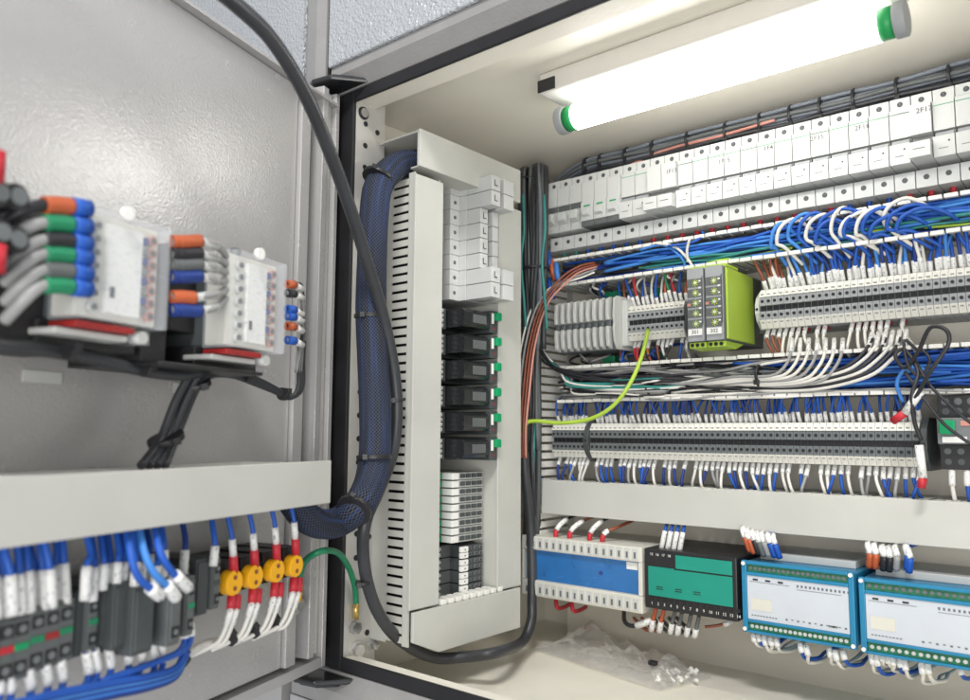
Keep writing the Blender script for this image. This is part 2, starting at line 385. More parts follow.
# vertical duct at the left end of the plate
def vcomb(m, x, z0, z1, yb=.7895, yf=.72, pitch=.0095, gap=.0028, d=0):
    m.box(x-.0008, x+.0008, yb-.012, yb, z0, z1, 'duct')
    n = int((z1-z0)/pitch)
    for i in range(n):
        a = z0+i*pitch
        m.box(x-.0008, x+.0008, yf, yb-.0122, a+gap/2, a+pitch-gap/2, 'ducttip')
        m.box(x-.0016, x+.0022, yf-.0015, yf+.003, a+.001, a+pitch-.001, 'ducttip')
t = thing('wiring_duct', 'upright slotted duct crammed with black cables beside the left ends of the terminal rows', 'wiring duct', (-.54, .79, -.12))
m = MB(); vcomb(m, -.5255, -.115, .275); vcomb(m, -.572, -.115, .275)
o = m.build('slotted_body', t, .0003); o.matrix_parent_inverse = Matrix.Translation(-t.location)
# ----- side assembly (on the left wall)
t = thing('wiring_duct', 'tall slotted duct with wide smooth cover left of the small side mounted breakers', 'wiring duct', (-.598, .51, -.17))
def sw(m, name, t=None, bev=.0006):
    o = m.build(name, t, bev); o.matrix_parent_inverse = Matrix.Translation(-t.location); return o
m = MB(); m.box(-.5995, -.5965, .498, .532, -.185, .24, 'duct')
for yy in (.4985, .5310):
    m.box(-.5965, -.5325, yy-.0008, yy+.0008, -.185, .24, 'duct_side'); m.box(-.511, -.5035, yy-.0008, yy+.0008, -.185, .24, 'duct_side')
    n = 51
    for i in range(n):
        z = -.183+i*.00825; m.box(-.5326, -.5108, yy-.0008, yy+.0008, z, z+.0056, 'duct_side')
m.box(-.583, -.512, .5052, .5062, -.184, .238, 'rubber')
sw(m, 'slotted_body', t, 0)
sw(MB().box(-.5032, -.500, .4955, .5327, -.1535, .2372, 'duct'), 'cover', t)
t = thing('wiring_duct', 'short grey duct running across the top of the side wall devices', 'wiring duct', (-.598, .56, .24))
m = MB(); m.prism([(-.4955, .2435), (-.4955, .2790), (-.499, .2790), (-.499, .2435)], .4955, .6475, 'duct', 'y'); m.box(-.58, -.4995, .4965, .6465, .2765, .2788, 'duct'); m.box(-.58, -.4995, .498, .6465, .2440, .2455, 'duct_side')
sw(m, 'cover', t)
t = thing('wiring_duct', 'grey duct with a cut corner running along the bottom of the side wall devices', 'wiring duct', (-.598, .56, -.19))
m = MB()
m.prism([(.4958, -.1545), (.6475, -.1545), (.6475, -.1935), (.5285, -.1935), (.4958, -.1795)], -.4985, -.4952, 'duct')
m.box(-.585, -.499, .5335, .6465, -.157, -.1555, 'duct_side')
for i in range(9): m.box(-.5135, -.499, .536+i*.0102, .5425+i*.0102, -.1552, -.1502, 'ducttip')
m.box(-.585, -.499, .530, .6465, -.193, -.1915, 'duct_side')
sw(m, 'cover', t)
t = thing('wiring_duct', 'upright grey duct between the side wall breakers and the black cable bundle', 'wiring duct', (-.598, .64, 0))
m = MB(); m.box(-.5030, -.500, .6165, .6545, -.1538, .2370, 'duct'); m.box(-.597, -.5031, .6525, .6540, -.1538, .2370, 'duct'); m.box(-.597, -.5031, .6175, .619, -.1538, .2370, 'duct_side')
sw(m, 'cover', t)
t = thing('side_plate', 'zinc plate with mounting rail behind the devices on the left side wall', 'mounting plate', (-.597, .58, 0))
m = MB(); m.box(-.5975, -.590, .5335, .6160, -.155, .243, 'duct_side'); m.box(-.5899, -.584, .570, .600, -.15, .24, 'steel'); sw(m, 'plate', t)

# =================================================================== CIRCUIT BREAKERS
def breaker_body(kind):
    """local: x centre 0, y = 0 at the plate (front negative), z from 0 to .080"""
    m = MB(); w = .0156/2; g = 'mcb'
    m.box(-w, w, -.0690, 0, .0685, .0795, g)                       # upper screw shelf
    m.box(-w, w, -.0650, 0, 0, .0150, g)                           # lower screw shelf
    m.box(-w+.0001, w-.0001, -.048, -.001, .0151, .0684, g)
    m.disc((0, -.0691, .0742), .0023, 'dgrey2', 'y', 12); m.disc((0, -.0651, .0085), .0023, 'dgrey2', 'y', 12)
    m.box(-.0003, .0003, -.0697, -.0690, .0728, .0756, 'tgrey')
    m.disc((0, -.0395, .0797), .0026, 'dgrey', 'z', 10)
    return m
def breaker(kind, name='circuit_breaker'):
    t = thing(name, 'x', 'circuit breaker', (0, 0, 0)); w = .0156/2
    breaker_body(kind).build('housing', t, .0003)
    f = MB()
    if kind == 'plain':
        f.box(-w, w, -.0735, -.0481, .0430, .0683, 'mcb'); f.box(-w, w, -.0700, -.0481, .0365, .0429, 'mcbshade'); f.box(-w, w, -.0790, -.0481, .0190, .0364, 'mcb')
        f.box(-.004, .003, -.0793, -.0790, .0255, .0261, 'tgrey'); f.box(.0030, .0045, -.0793, -.0790, .0305, .0320, 'print')
    elif kind == 'wide':
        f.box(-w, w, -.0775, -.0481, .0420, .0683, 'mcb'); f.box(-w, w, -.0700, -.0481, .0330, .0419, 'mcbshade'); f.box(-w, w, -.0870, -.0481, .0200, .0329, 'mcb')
        f.box(-.005, .004, -.0873, -.0870, .0265, .0271, 'print')
    elif kind == 'c':
        f.box(-w, w, -.0750, -.0481, .0480, .0683, 'mcb'); f.box(-w, w, -.0720, -.0481, .0190, .0479, 'mcb'); f.box(-w, w, -.0725, -.0720, .0420, .0479, 'dgrey')
        f.box(-.006, .002, -.0725, -.0720, .0225, .0400, 'lgrey')
    elif kind == 'g':
        f.box(-w, w, -.0750, -.0481, .0460, .0683, 'mcb'); f.box(-w, w, -.0770, -.0481, .0250, .0459, 'mcb'); f.box(-w, w, -.0760, -.0481, .0190, .0249, 'dgrey')
        f.box(-.004, .004, -.0774, -.0770, .0405, .0422, 'btn')
    f.build('front', t, .0004)
    l = MB()
    if kind in ('plain', 'wide'):
        z0 = .0375 if kind == 'plain' else .0335
        l.box(-w+.001, w-.001, -.0728, -.0702, z0, z0+.0038, 'tgrey_light')
    elif kind == 'c':
        l.prism([(-.0727, .036), (-.0800, .0395), (-.0805, .0300), (-.0727, .027)], -.0042, .0046, 'mcb')
    else:
        l.prism([(-.0772, .038), (-.0820, .0370), (-.0815, .0310), (-.0772, .029)], -.0042, .0042, 'mcb')
    l.build('lever', t, .0004)
    return t
kinds = ['c']*3+['g']*3+['plain']*2+['wide']*2+['plain']*3+['plain']*5+['plain']*5+['wide', 'plain', 'plain', 'plain']
lab = {'c': 'white breaker with grey rocker, at the far left end of the top row',
       'g': 'white breaker with green flag over dark band, near the left end of the top row'}
protos = {k: breaker(k) for k in ('c', 'g', 'plain', 'wide')}
for p in protos.values(): p.location = (0, -20, 0)
used = set(); P0 = -.5035; BP = .0163; ZB = .2068
brk = []
for i, k in enumerate(kinds):
    x = P0+i*BP
    if k in lab: L = lab[k]
    elif k == 'wide': L = 'white breaker with long protruding lever block, near the right end of the top row' if i > 20 else 'white breaker whose long lever block juts out left of the middle of the top row'
    elif i < 8: L = 'plain white breaker beside the green flagged ones in the top row'
    elif i < 13: L = 'white breaker in the trio marked 1F15 of the top row'
    elif i < 18: L = 'white breaker in the block between the marks 1F4 and 2F15 of the top row'
    elif i < 23: L = 'white breaker in the block between the marks 2F15 and 2F17 of the top row'
    else: L = 'white breaker at the right hand end of the top row by the cut white post'
    if k in used: t = dup(protos[k], (x, .790, ZB), L, 'circuit breakers in the top row')
    else:
        used.add(k); t = protos[k]; t.location = (x, .790, ZB); tag(t, L, None, 'circuit breakers in the top row')
    brk.append(t)
    if i % 5 == 0 or k in 'cg' and i % 3 == 0:                       # green brand-less colour strip on some fronts
        m = MB(); m.box(-.007, .004, -.0694, -.0691, .0693, .0700, 'btn'); m.build('green_strip', t)
    if k == 'plain' and i % 4 == 2:
        m = MB(); m.box(-.0075, .0078, -.0739, -.0736, .0640, .0645, 'btn'); m.build('green_strip', t)
for (u, v, tx) in ((673, 172, '1F13'), (724, 161, '1F15'), (768, 148, '1F4'), (817, 138, '2F15'), (862, 127, '2F16'), (925, 111, '2F17')):
    p = PY(u, v, .716); i = min(range(len(kinds)), key=lambda q: abs(P0+q*BP-p.x)); k = kinds[i]
    letters(tx, .0062, (p.x-(P0+i*BP), -.0777 if k == 'wide' else -.0737, min(max(p.z-ZB, .048), .064)), brk[i])
# small white post right of the row
m = MB(); m.box(-.0075, .0075, -.098, 0, -.004, .092, 'mcb'); t = thing('end_post', 'white moulded end block closing the right end of the breaker row', 'end block', (P0+27*BP+.001, .79, .2068)); m.build('body', t, .0008)
# side-wall breakers (turned a quarter turn so their screws face the cabinet front)
def side_breaker(long):
    t = thing('circuit_breaker', 'x', 'circuit breaker', (0, 0, 0), SIDE); h = .0150/2; m = MB()
    # local x = along depth, -y = out of the side wall
    m.box(-.030, -.0165, -.0740, 0, -h, h, 'mcb'); m.disc((-.0232, -.0741, 0), .0020, 'dgrey', 'y', 12)
    m.box(-.0164, .030, -.0830, 0, -h, h, 'mcb'); m.build('housing', t, .0004)
    f = MB()
    if long:
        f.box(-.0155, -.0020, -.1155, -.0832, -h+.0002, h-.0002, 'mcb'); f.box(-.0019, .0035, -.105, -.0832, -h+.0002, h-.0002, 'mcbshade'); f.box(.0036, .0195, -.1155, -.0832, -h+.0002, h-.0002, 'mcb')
    else:
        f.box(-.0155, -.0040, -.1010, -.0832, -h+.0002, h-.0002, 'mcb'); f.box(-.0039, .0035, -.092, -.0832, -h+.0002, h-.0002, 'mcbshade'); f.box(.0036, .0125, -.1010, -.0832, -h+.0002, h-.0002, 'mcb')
    f.build('front', t, .0004)
    l = MB(); y = -.1157 if long else -.1012
    l.box(-.0115, -.0108, y-.0004, y, -.003, .003, 'print'); l.box(-.0108, -.0070, y-.0004, y, -.003, -.0022, 'print'); l.build('printed_mark', t)
    return t
sb = {True: side_breaker(True), False: side_breaker(False)}
seen = set()
for i in range(8):
    z = .2460-i*.01530; long = i in (0, 1, 6, 7)
    L = ('white side wall breaker with thick lever block, in the upper pair' if i < 2 else 'white side wall breaker with thick lever block, in the pair above the black relays') if long else 'slim white side wall breaker between the two thick pairs'
    loc = (-.594, .5945, z)
    if long in seen: dup(sb[long], loc, L, 'breakers on the side wall')
    else: seen.add(long); sb[long].location = loc; tag(sb[long], L, None, 'breakers on the side wall')
# =================================================================== RELAYS ON THE SIDE WALL
t0 = thing('plug_relay', 'black plug in relay with green button', 'relay', (0, 0, 0), SIDE)
h = .0113
m = MB(); m.box(-.038, .028, -.0560, 0, -h, h, 'dgrey2'); m.box(.0175, .0280, -.0960, -.0561, -h, h, 'dgrey2'); m.box(-.040, -.0225, -.0720, -.0561, -h+.001, h-.001, 'dgrey2')
for q in (-.006, 0, .006): m.disc((-.031, -.0722, q), .0021, 'black', 'y', 8); m.disc((.0225, -.0962, -.007+abs(q)*.2), .0009, 'rwire', 'y', 6)
m.build('socket', t0, .0006)
m = MB(); m.prism([(-.0562, -h+.0022), (-.0935, -h+.003), (-.0960, -h+.006), (-.0960, h-.005), (-.0925, h-.002), (-.0562, h-.0016)], -.0215, .0155, 'black_gloss'); m.box(-.010, .010, -.0966, -.0961, -.004, .0045, 'dgrey')
m.build('relay_case', t0, .0010)
MB().box(.0182, .0212, -.0972, -.0961, -.002, .0085, 'white').build('label_strip', t0, .0002)
MB().box(.0222, .0292, -.1010, -.0961, .0012, .0095, 'btn').build('button', t0, .0008)
posn = ['topmost', 'second', 'third', 'fourth', 'fifth', 'lowest']
RZ = []
for i in range(6):
    z = .1115-i*.0253; RZ.append(z); L = 'black plug in relay with green button, %s of the column of six' % posn[i]
    if i == 0: t0.location = (-.594, .5845, z); tag(t0, L, None, 'black relays on the side wall')
    else: dup(t0, (-.594, .5845, z), L, 'black relays on the side wall')
# slim modules with number tags
t0 = thing('slim_module', 'thin grey interface module', 'terminal module', (0, 0, 0), SIDE); h = .0034
m = MB(); m.box(-.034, .032, -.060, 0, -h, h, 'lgrey'); m.prism([(-.016, -.060), (-.012, -.078), (.025, -.078), (.031, -.060)], -h, h, 'lgrey', 'z')
m.build('housing', t0, .0003)
MB().box(-.0225, -.0130, -.0800, -.0601, -h+.0004, h-.0004, 'white').build('number_tag', t0, .0003)
m = MB()
for q in range(4): m.box(-.0095+q*.0085, -.0035+q*.0085, -.0800, -.0781, -.0018, .0022, 'dgrey2')
m.build('contact_row', t0, .0002)
m = MB(); m.box(-.0335, -.0235, -.0680, -.0601, -.0025, .0025, 'green'); m.build('plug', t0, .0004)
for i in range(9):
    z = -.0415-i*.00745; L = 'thin light grey module with white number tag, %s' % ('first below the black relays' if i == 0 else 'last above the double terminal blocks' if i == 8 else 'inside the stack of nine')
    if i == 0: t0.location = (-.594, .587, z); tag(t0, L, None, 'thin modules on the side wall')
    else: dup(t0, (-.594, .587, z), L, 'thin modules on the side wall')
t0 = thing('double_terminal', 'dark grey terminal block with two white tags', 'terminal block', (0, 0, 0), SIDE); h = .0056
m = MB(); m.box(-.026, .026, -.058, 0, -h, h, 'dgrey'); m.box(-.010, .020, -.074, -.0581, -h, h, 'dgrey2')
for a in (-.0, .009, .0165):
    for b in (-.0028, .0028): m.box(a-.0025, a+.0025, -.0748, -.0741, b-.0016, b+.0016, 'tgrey')
    for b in (-.0028, .0028): m.disc((a, -.0750, b), .0010, 'black', 'y', 8)
m.build('housing', t0, .0004)
m = MB(); m.box(-.0150, -.0052, -.0775, -.0742, .0003, h-.0002, 'white'); m.box(-.0150, -.0052, -.0775, -.0742, -h+.0002, -.0003, 'white'); m.disc((-.010, -.0777, .0028), .0007, 'black', 'y', 8); m.disc((-.010, -.0777, -.0028), .0007, 'black', 'y', 8)
m.build('number_tag', t0, .0003)
for i in range(4):
    z = -.1140-i*.0122; L = 'dark terminal block with double white tag, %s of four low on the side wall' % ['topmost', 'second', 'third', 'lowest'][i]
    if i == 0: t0.location = (-.588, .590, z); tag(t0, L, None, 'double terminal blocks on the side wall')
    else: dup(t0, (-.588, .590, z), L, 'double terminal blocks on the side wall')

# =================================================================== TERMINAL ROWS ON THE PLATE
def terminal(light, pitch):
    t = thing('terminal_block', 'x', 'terminal block', (0, 0, 0)); w = pitch/2-.00018; g = 'tgrey_light' if light else 'tgrey'
    m = MB()
    m.prism([(0, -.0195), (-.044, -.0195), (-.0545, -.0150), (-.0595, -.0118), (-.0600, -.0028), (-.0560, -.0026), (-.0560, .0026), (-.0600, .0028), (-.0595, .0118), (-.0545, .0150), (-.044, .0195), (0, .0195)], -w, w, g)
    m.box(-w+.0002, w-.0002, -.0566, -.0561, -.0025, .0025, 'black')
    m.disc((0, -.0600, .0068), w*.56, 'black', 'y', 10); m.disc((0, -.0600, -.0068), w*.56, 'black', 'y', 10)
    m.build('housing', t)
    m = MB(); m.hexa([(-w, -.0608, .0110), (w, -.0608, .0110), (w, -.0560, .0112), (-w, -.0560, .0112), (-w, -.0560, .0182), (w, -.0560, .0182), (w, -.050, .0182), (-w, -.050, .0182)], 'marker')
    m.box(-w*.5, w*.5, -.0602, -.0585, .0128, .0140, 'gwire')
    m.build('marker_tag', t)
    m = MB(); m.hexa([(-w, -.0560, -.0188), (w, -.0560, -.0188), (w, -.050, -.0188), (-w, -.050, -.0188), (-w, -.0608, -.0110), (w, -.0608, -.0110), (w, -.0560, -.0112), (-w, -.0560, -.0112)], 'marker')
    m.box(-w*.5, w*.5, -.0600, -.0582, -.0140, -.0128, 'gwire')
    m.build('marker_tag', t)
    return t
def row(x0, n, pitch, z, light, label, group, proto=None, skip=()):
    p = terminal(light, pitch); first = True; X = []
    for i in range(n):
        if i in skip: continue
        x = x0+(i+.5)*pitch; X.append(x)
        if first: p.location = (x, .790, z); tag(p, label, None, group); first = False
        else: dup(p, (x, .790, z), label, group)
    return X
XU = row(-.2745, 31, .0058, .1185, True, 'light grey terminal block in the upper right row beside the lime green module', 'terminal blocks in the upper right row')
XM = row(-.4325, 15, .0054, .1170, True, 'light grey terminal block in the short row between ribbed module and indicator modules', 'terminal blocks in the short middle row')
XLo = row(-.5140, 8, .0054, -.0068, False, 'grey terminal block left of the dark end bracket in the long lower row', 'terminal blocks at the left end of the lower row')
XLo2 = row(-.4640, 56, .00570, -.0068, False, 'grey terminal block in the long lower row right of the dark end bracket', 'terminal blocks in the long lower row')
def bracket(x, z, m_, lab, h=.021, w=.006, dd=1):
    t = thing('end_bracket', lab, 'end bracket', (x, .79, z)); m = MB()
    m.prism([(0, -h), (-.050, -h), (-.060, -h*.6), (-.0635, -.004), (-.0635, .004), (-.060, h*.6), (-.050, h), (0, h)], -w/2, w/2, m_); m.disc((0, -.0637, 0), .0015, 'black', 'y', 8); m.v = [(a, b*dd, c_) for a, b, c_ in m.v]; m.build('body', t, .0006)
bracket(-.4675, -.0068, 'dgrey2', 'dark grey end bracket splitting the left end of the long lower terminal row', .023, .0062)
bracket(-.1415, -.0068, 'dgrey2', 'dark grey end bracket closing the right end of the long lower terminal row', .022, .005)
bracket(-.2775, .1185, 'lgrey', 'white end bracket between the lime green module and the upper right terminals', .0185, .004, .92)
# steel rails behind
def rail(x0, x1, z, label):
    t = thing('mounting_rail', label, 'rail', ((x0+x1)/2, .79, z)); m = MB(); w = (x1-x0)/2
    m.box(-w, w, -.0075, -.001, -.011, .011, 'steel'); m.box(-w, w, -.0085, -.0076, -.0165, .0165, 'steel'); m.build('rail', t)
rail(-.512, -.06, .1175, 'steel rail carrying the ribbed module and upper terminals'); rail(-.514, -.06, -.0068, 'steel rail carrying the long lower terminal row')
rail(-.512, -.04, .247, 'steel rail hidden behind the circuit breaker row'); rail(-.552, -.06, -.145, 'steel rail behind the blue and green modules')
# ribbed grey module: nine thin slices with slots
t = thing('ribbed_module', 'light grey ribbed plug module with nine finned slices left of the short terminal row', 'module', (-.4610, .79, .117))
m = MB(); n = 9; W = .0765; x0 = -W/2
m.prism([(-.004, -.028), (-.070, -.028), (-.076, -.020), (-.078, -.006), (-.076, .0), (-.078, .006), (-.076, .026), (-.070, .029), (-.004, .029)], W/2-.0012, W/2+.0012, 'lgrey')
m.prism([(-.004, -.0275), (-.066, -.0275), (-.070, -.020), (-.070, .026), (-.065, .0285), (-.004, .0285)], x0, W/2-.0013, 'tdark')
m.box(W/2+.0013, W/2+.0075, -.062, -.004, -.024, .025, 'lgrey')
m.build('body', t, .0006)
for i in range(n):
    a = x0+i*.0082; m = MB()
    m.prism([(-.0702, .003), (-.0785, .003), (-.0795, .010), (-.0785, .0255), (-.0705, .0285)], a+.0018, a+.0058, 'lgrey')
    m.prism([(-.0702, -.0275), (-.0775, -.0245), (-.0790, -.012), (-.0785, -.0035), (-.0702, -.0035)], a+.0018, a+.0058, 'lgrey')
    m.prism([(-.0702, -.0033), (-.0745, -.0033), (-.0745, .0028), (-.0702, .0028)], a+.0012, a+.0056, 'tgrey')
    m.build('fin', t, .0008)
# indicator modules + lime housing
def led_module(x, w, tx, label, side=False):
    t = thing('indicator_module', label, 'relay module', (x, .79, .123)); m = MB()
    m.box(-w/2, w/2, -.096, -.001, -.036, .034, 'dgrey'); m.build('housing', t, .0008)
    m = MB(); m.box(-w/2+.0008, w/2-.0008, -.0975, -.0961, -.0355, .0345, 'tgrey_light'); m.build('face', t, .0004)
    for k in range(11):                                             # printed dark fields
        pass
    m = MB()
    for k in range(5): m.box(-w/2+.0012, w/2-.0020, -.0979, -.0976, -.0228+k*.0098, -.0150+k*.0098, 'dgrey')
    for k in range(7): m.box(w/2-.0050, w/2-.0030, -.0983, -.0980, -.018+k*.0065, -.0165+k*.0065, 'white')
    m.box(w/2-.0020, w/2-.0012, -.0979, -.0976, -.02, .026, 'print'); m.build('printed_field', t)
    for k in range(5):
        m = MB(); c = Vector((0.0006, -.0981, -.0190+k*.0098))
        for a in range(4):
            an = a*math.pi/4; d = Vector((math.cos(an), 0, math.sin(an)))*.0034; e = Vector((-math.sin(an), 0, math.cos(an)))*.00035; y = Vector((0, .0003, 0))
            m.hexa([c-d-e-y, c+d-e-y, c+d-e+y, c-d-e+y, c-d+e-y, c+d+e-y, c+d+e+y, c-d+e+y], 'lime')
        m.disc((c.x, -.0984, c.z), .0014, 'offwhite', 'y', 10); m.build('indicator', t)
    m = MB(); m.box(-w/2+.001, -w/2+.0045, -.0984, -.0980, -.0018, .0008, 'pink'); m.build('pink_mark', t)
    m = MB(); m.box(-w/2+.0018, w/2-.0022, -.0990, -.0980, -.0300, -.0240, 'white'); o = m.build('number_tag', t, .0002); letters(tx, .0052, (0, -.0992, -.027), o)
    m = MB(); m.prism([(-.094, -.0362), (-.094, -.0415), (-.070, -.0425), (-.050, -.0362)], -w/2+.0005, w/2-.0005, 'limewire')
    m2 = MB()
    for k in range(3): m2.disc((-w/2+.0035+k*.0052, -.0942, -.0389), .0018, 'black', 'y', 10)
    o = m.build('plug', t, .0005); m2.build('wire_hole', o)
    m = MB(); m.box(-w/2+.0005, w/2-.0005, -.090, -.06, .0342, .0375, 'limewire'); m.build('plug', t, .0005)
    if side:
        m = MB(); m.prism([(-.0935, -.0345), (-.0935, .0325), (-.030, .0325), (-.030, -.0345)], w/2+.0002, w/2+.0022, 'lime'); m.build('side_panel', t, .0004)
    return t
led_module(-.3215, .0178, '301', 'slim relay module with yellow star indicators, beside the short terminal row')
led_module(-.3028, .0185, '302', 'relay module with yellow star indicators and a large lime green side', True)

# =================================================================== WIRES
def along(pts, a, b):
    """points from a to b that follow the wire's own bend where a..b lies on one of its spans"""
    P = [Vector(p) for p in pts]; L = len(P)
    for i in range(L-1):
        if (P[i]-a).length < 1e-5:
            d = (P[i+1]-P[i]).length; t1 = (b-a).length/max(d, 1e-9)
            if t1 > 1.02 or ((P[i+1]-P[i]).normalized()-(b-a).normalized()).length > .02: break
            p0, p1, p2, p3 = P[max(i-1, 0)], P[i], P[i+1], P[min(i+2, L-1)]; out = []
            for k in range(5):
                t = t1*k/4; t2 = t*t; t3 = t2*t
                out.append(.5*((2*p1)+(-p0+p2)*t+(2*p0-5*p1+4*p2-p3)*t2+(-p0+3*p1-3*p2+p3)*t3))
            return out
    return [a, b]
def wire(pts, r, col, label, group, sleeve=None, name='wire', tip=None, sleeve_mat='sleeve', n=7, sub=5, sr=1.55):
    """one wire; sleeve = list of (i0, i1, mat) straight marker sleeves given as fractions of the first/last segment"""
    m = MB(); m.tube(pts, r, col, n, sub=sub); o = m.build(name, None, 0, label, 'wire', group)
    for (a, b, mt) in (sleeve or []):
        s = MB(); s.tube(along(pts, Vector(a), Vector(b)), r*sr, mt, n, sub=0); s.build('marker_sleeve' if mt == 'sleeve' else 'ferrule', o)
    return o
V = Vector
def lerp(a, b, t): return V(a)*(1-t)+V(b)*t
# -- drop wires between a duct slot and a terminal
def drop(xt, zt, yt, xd, zd, yd, col, lab, grp, sl=.5, r=.00115, under=None, sr=1.5):
    a = V((xt, yt, zt)); b = V((xd, yd, zd)); mid = V((xt+(xd-xt)*.15, (yt*.6+yd*.4)-.004, zt+(zd-zt)*.45))
    pts = [a, mid, V((xd, yd, zd)), V((xd+rnd(-.004, .004), yd+.02, zd+(zd-zt)*.35))]
    e = lerp(a, mid, 1.0) if sl >= .5 else lerp(a, mid, sl*2)
    wire(pts, r, col, lab, grp, [(a, e, 'sleeve')], sr=sr)
# above the lower row
for i, x in enumerate(XLo+XLo2):
    col = random.choice(['blue', 'blue', 'dblue', 'blue', 'gwire' if i < 14 else 'dblue'])
    for q in range(random.choice((1, 2))): drop(x+q*.0012, .0105, .7435+q*.004, x+rnd(-.006, .006), .0355, .733+rnd(0, .02), col, 'short blue wire with white marker sleeve entering the top of the long lower terminal row', 'wires into the top of the lower terminal row', sl=rnd(.42, .5))
for i, x in enumerate(XLo+XLo2):
    if random.random() < .10: continue
    col = random.choice(['blue', 'dblue', 'wwire', 'gwire', 'blue', 'wwire'])
    xd = x+rnd(-.006, .006)
    drop(x, -.0262, .7435, xd, -.0515, .734+rnd(0, .012), col, 'short wire with white marker sleeve hanging from the long lower terminal row', 'wires below the lower terminal row', sl=rnd(.35, .5), r=.00145)
    if random.random() < .2: MB().tube([(x, .7415, -.0245), (x, .7410, -.0290)], .0016, 'rwire', 7).build('ferrule', bpy.data.objects[-1] if False else None) if False else None
# above/below the upper right row
for i, x in enumerate(XU):
    col = random.choice(['blue', 'blue', 'dblue', 'lblue']) if i > 3 else random.choice(['brown', 'orange', 'gwire'])
    for q in range(2 if i % 3 else 1):
        drop(x+q*.0018, .1365, .7435+q*.003, x+rnd(-.007, .005), .1660, .729+rnd(0, .015), 'wwire' if random.random() < .12 else col, 'wire with white marker sleeve dropping into the upper right terminal row', 'wires into the upper right terminal row', sl=rnd(.38, .5), r=.0015, sr=1.4)
for i, x in enumerate(XU):
    if not (0 <= i < 10 or 13 <= i < 22) or random.random() < .12: continue
    drop(x, .1000, .7435, x+rnd(-.005, .009)+.002, .0745, .728+rnd(0, .006), 'wwire' if i > 2 else 'brown', 'white sleeved wire hanging below the upper right terminal row', 'wires below the upper right terminal row', sl=rnd(.3, .45), r=.0014)
    if i > 3:
        m = MB(); m.box(-.0022, .0022, -.048, -.040, -.0225, -.0198, 'red_dark'); o = m.build('red_stop', None, 0, 'small dark red plug under the upper right terminal row', 'plug', 'red plugs under the upper right row'); o.location = (x, .79, .1185)
# short middle row
for i, x in enumerate(XM):
    c = ['blue', 'brown', 'orange', 'gwire', 'bwire', 'green', 'rwire', 'wwire']
    drop(x, .1352, .7435, x+rnd(-.006, .006), .1660, .733+rnd(0, .012), random.choice(c), 'coloured sleeved wire above the short middle terminal row', 'wires above the short middle row', sl=rnd(.3, .5), r=.0013)
    if i % 5 != 2: drop(x, .0985, .7435, x+rnd(-.006, .006), .0742, .733+rnd(0, .012), random.choice(c), 'coloured sleeved wire below the short middle terminal row', 'wires below the short middle row', sl=rnd(.2, .5), r=.0013)
for (x, z, w, h) in ((-.448, .153, .022, .010), (-.338, .150, .008, .012), (-.395, .151, .010, .010), (-.405, .084, .010, .012), (-.452, .082, .016, .008)):
    m = MB(); m.box(-w/2, w/2, -.040, -.010, -h/2, h/2, 'green'); m.build('green_plug', None, .001, 'dark green plug connector tucked behind the middle terminals near %s' % ('the ribbed grey module' if x < -.43 else 'the indicator module' if x > -.35 else 'the short terminal row'), 'plug', 'green plugs behind the middle terminals', loc=(x, .79, z))
# ferrules under and over the breakers
for i in range(len(kinds)):
    x = P0+i*BP
    c = 'teal' if i < 2 else 'blue' if i < 7 else 'rwire' if i < 19 else 'blue' if i < 22 else 'rwire'
    L = 'short wire stub with %s end sleeve under the circuit breaker row' % ('teal' if c == 'teal' else 'blue' if c == 'blue' else 'red')
    m = MB(); m.tube([(x, .742, .209), (x, .741, .2025)], .0024, c, 8); m.tube([(x, .741, .2024), (x-.001, .742, .190), (x-.006, .752, .178)], .0016, 'blue' if c == 'blue' else 'bwire', 7)
    m.build('breaker_wire', None, 0, L, 'wire', 'wires under the breakers')
    if i % 1 == 0 and i > 9:
        c = random.choice(['orange', 'gwire', 'wwire', 'bwire', 'wwire', 'gwire'])
        L = {'orange': 'orange', 'gwire': 'grey', 'wwire': 'white', 'bwire': 'black'}[c]+' wire bending down into the top of a breaker'
        m = MB(); m.tube([(x-.001, .744, .2855), (x-.002, .745, .2925), (x-.007, .760, .298), (x-.016, .775, .300)], .0021, c, 8); m.build('breaker_wire', None, 0, L, 'wire', 'wires over the breakers')
# strip painted black as the plate's shadow above the breakers and the tied cable run under the ceiling
MB().box(-.53, .10, -.02, 0, -.004, .004, 'black').build('shadow_strip', None, .001, 'black strip painted as shadow along the top of the mounting plate behind the breakers', 'shadow strip', loc=(0, .789, .2905))
NC = 14
for i in range(NC):
    a = i/NC*2*math.pi; oy = .0085*math.cos(a)*(.5+.5*(i % 2)); oz = .0095*math.sin(a)*(.55+.45*(i % 2))
    pts = [V((-.560, .775, .275+oz)), V((-.530, .768+oy, .297+oz))]
    for k in range(1, 14):
        x = -.53+k*.047; pts.append(V((x, .757+oy+rnd(-.0012, .0012), .3085+oz+rnd(-.001, .001))))
    m = MB(); m.tube(pts, .0022, random.choice(['greycable', 'greycable', 'cable', 'dgrey']), 7, sub=3)
    m.build('control_cable', None, 0, 'dark cable in the tied run along the back edge of the ceiling', 'cable', 'cables tied along the ceiling')
m = MB(); m.tube([PY(600, 181, .75), PY(660, 152, .752), PY(720, 136, .75), PY(775, 120, .748)], .0017, 'pink', 7); m.build('wire', None, 0, 'salmon pink wire lying along the underside of the ceiling cable run', 'wire')
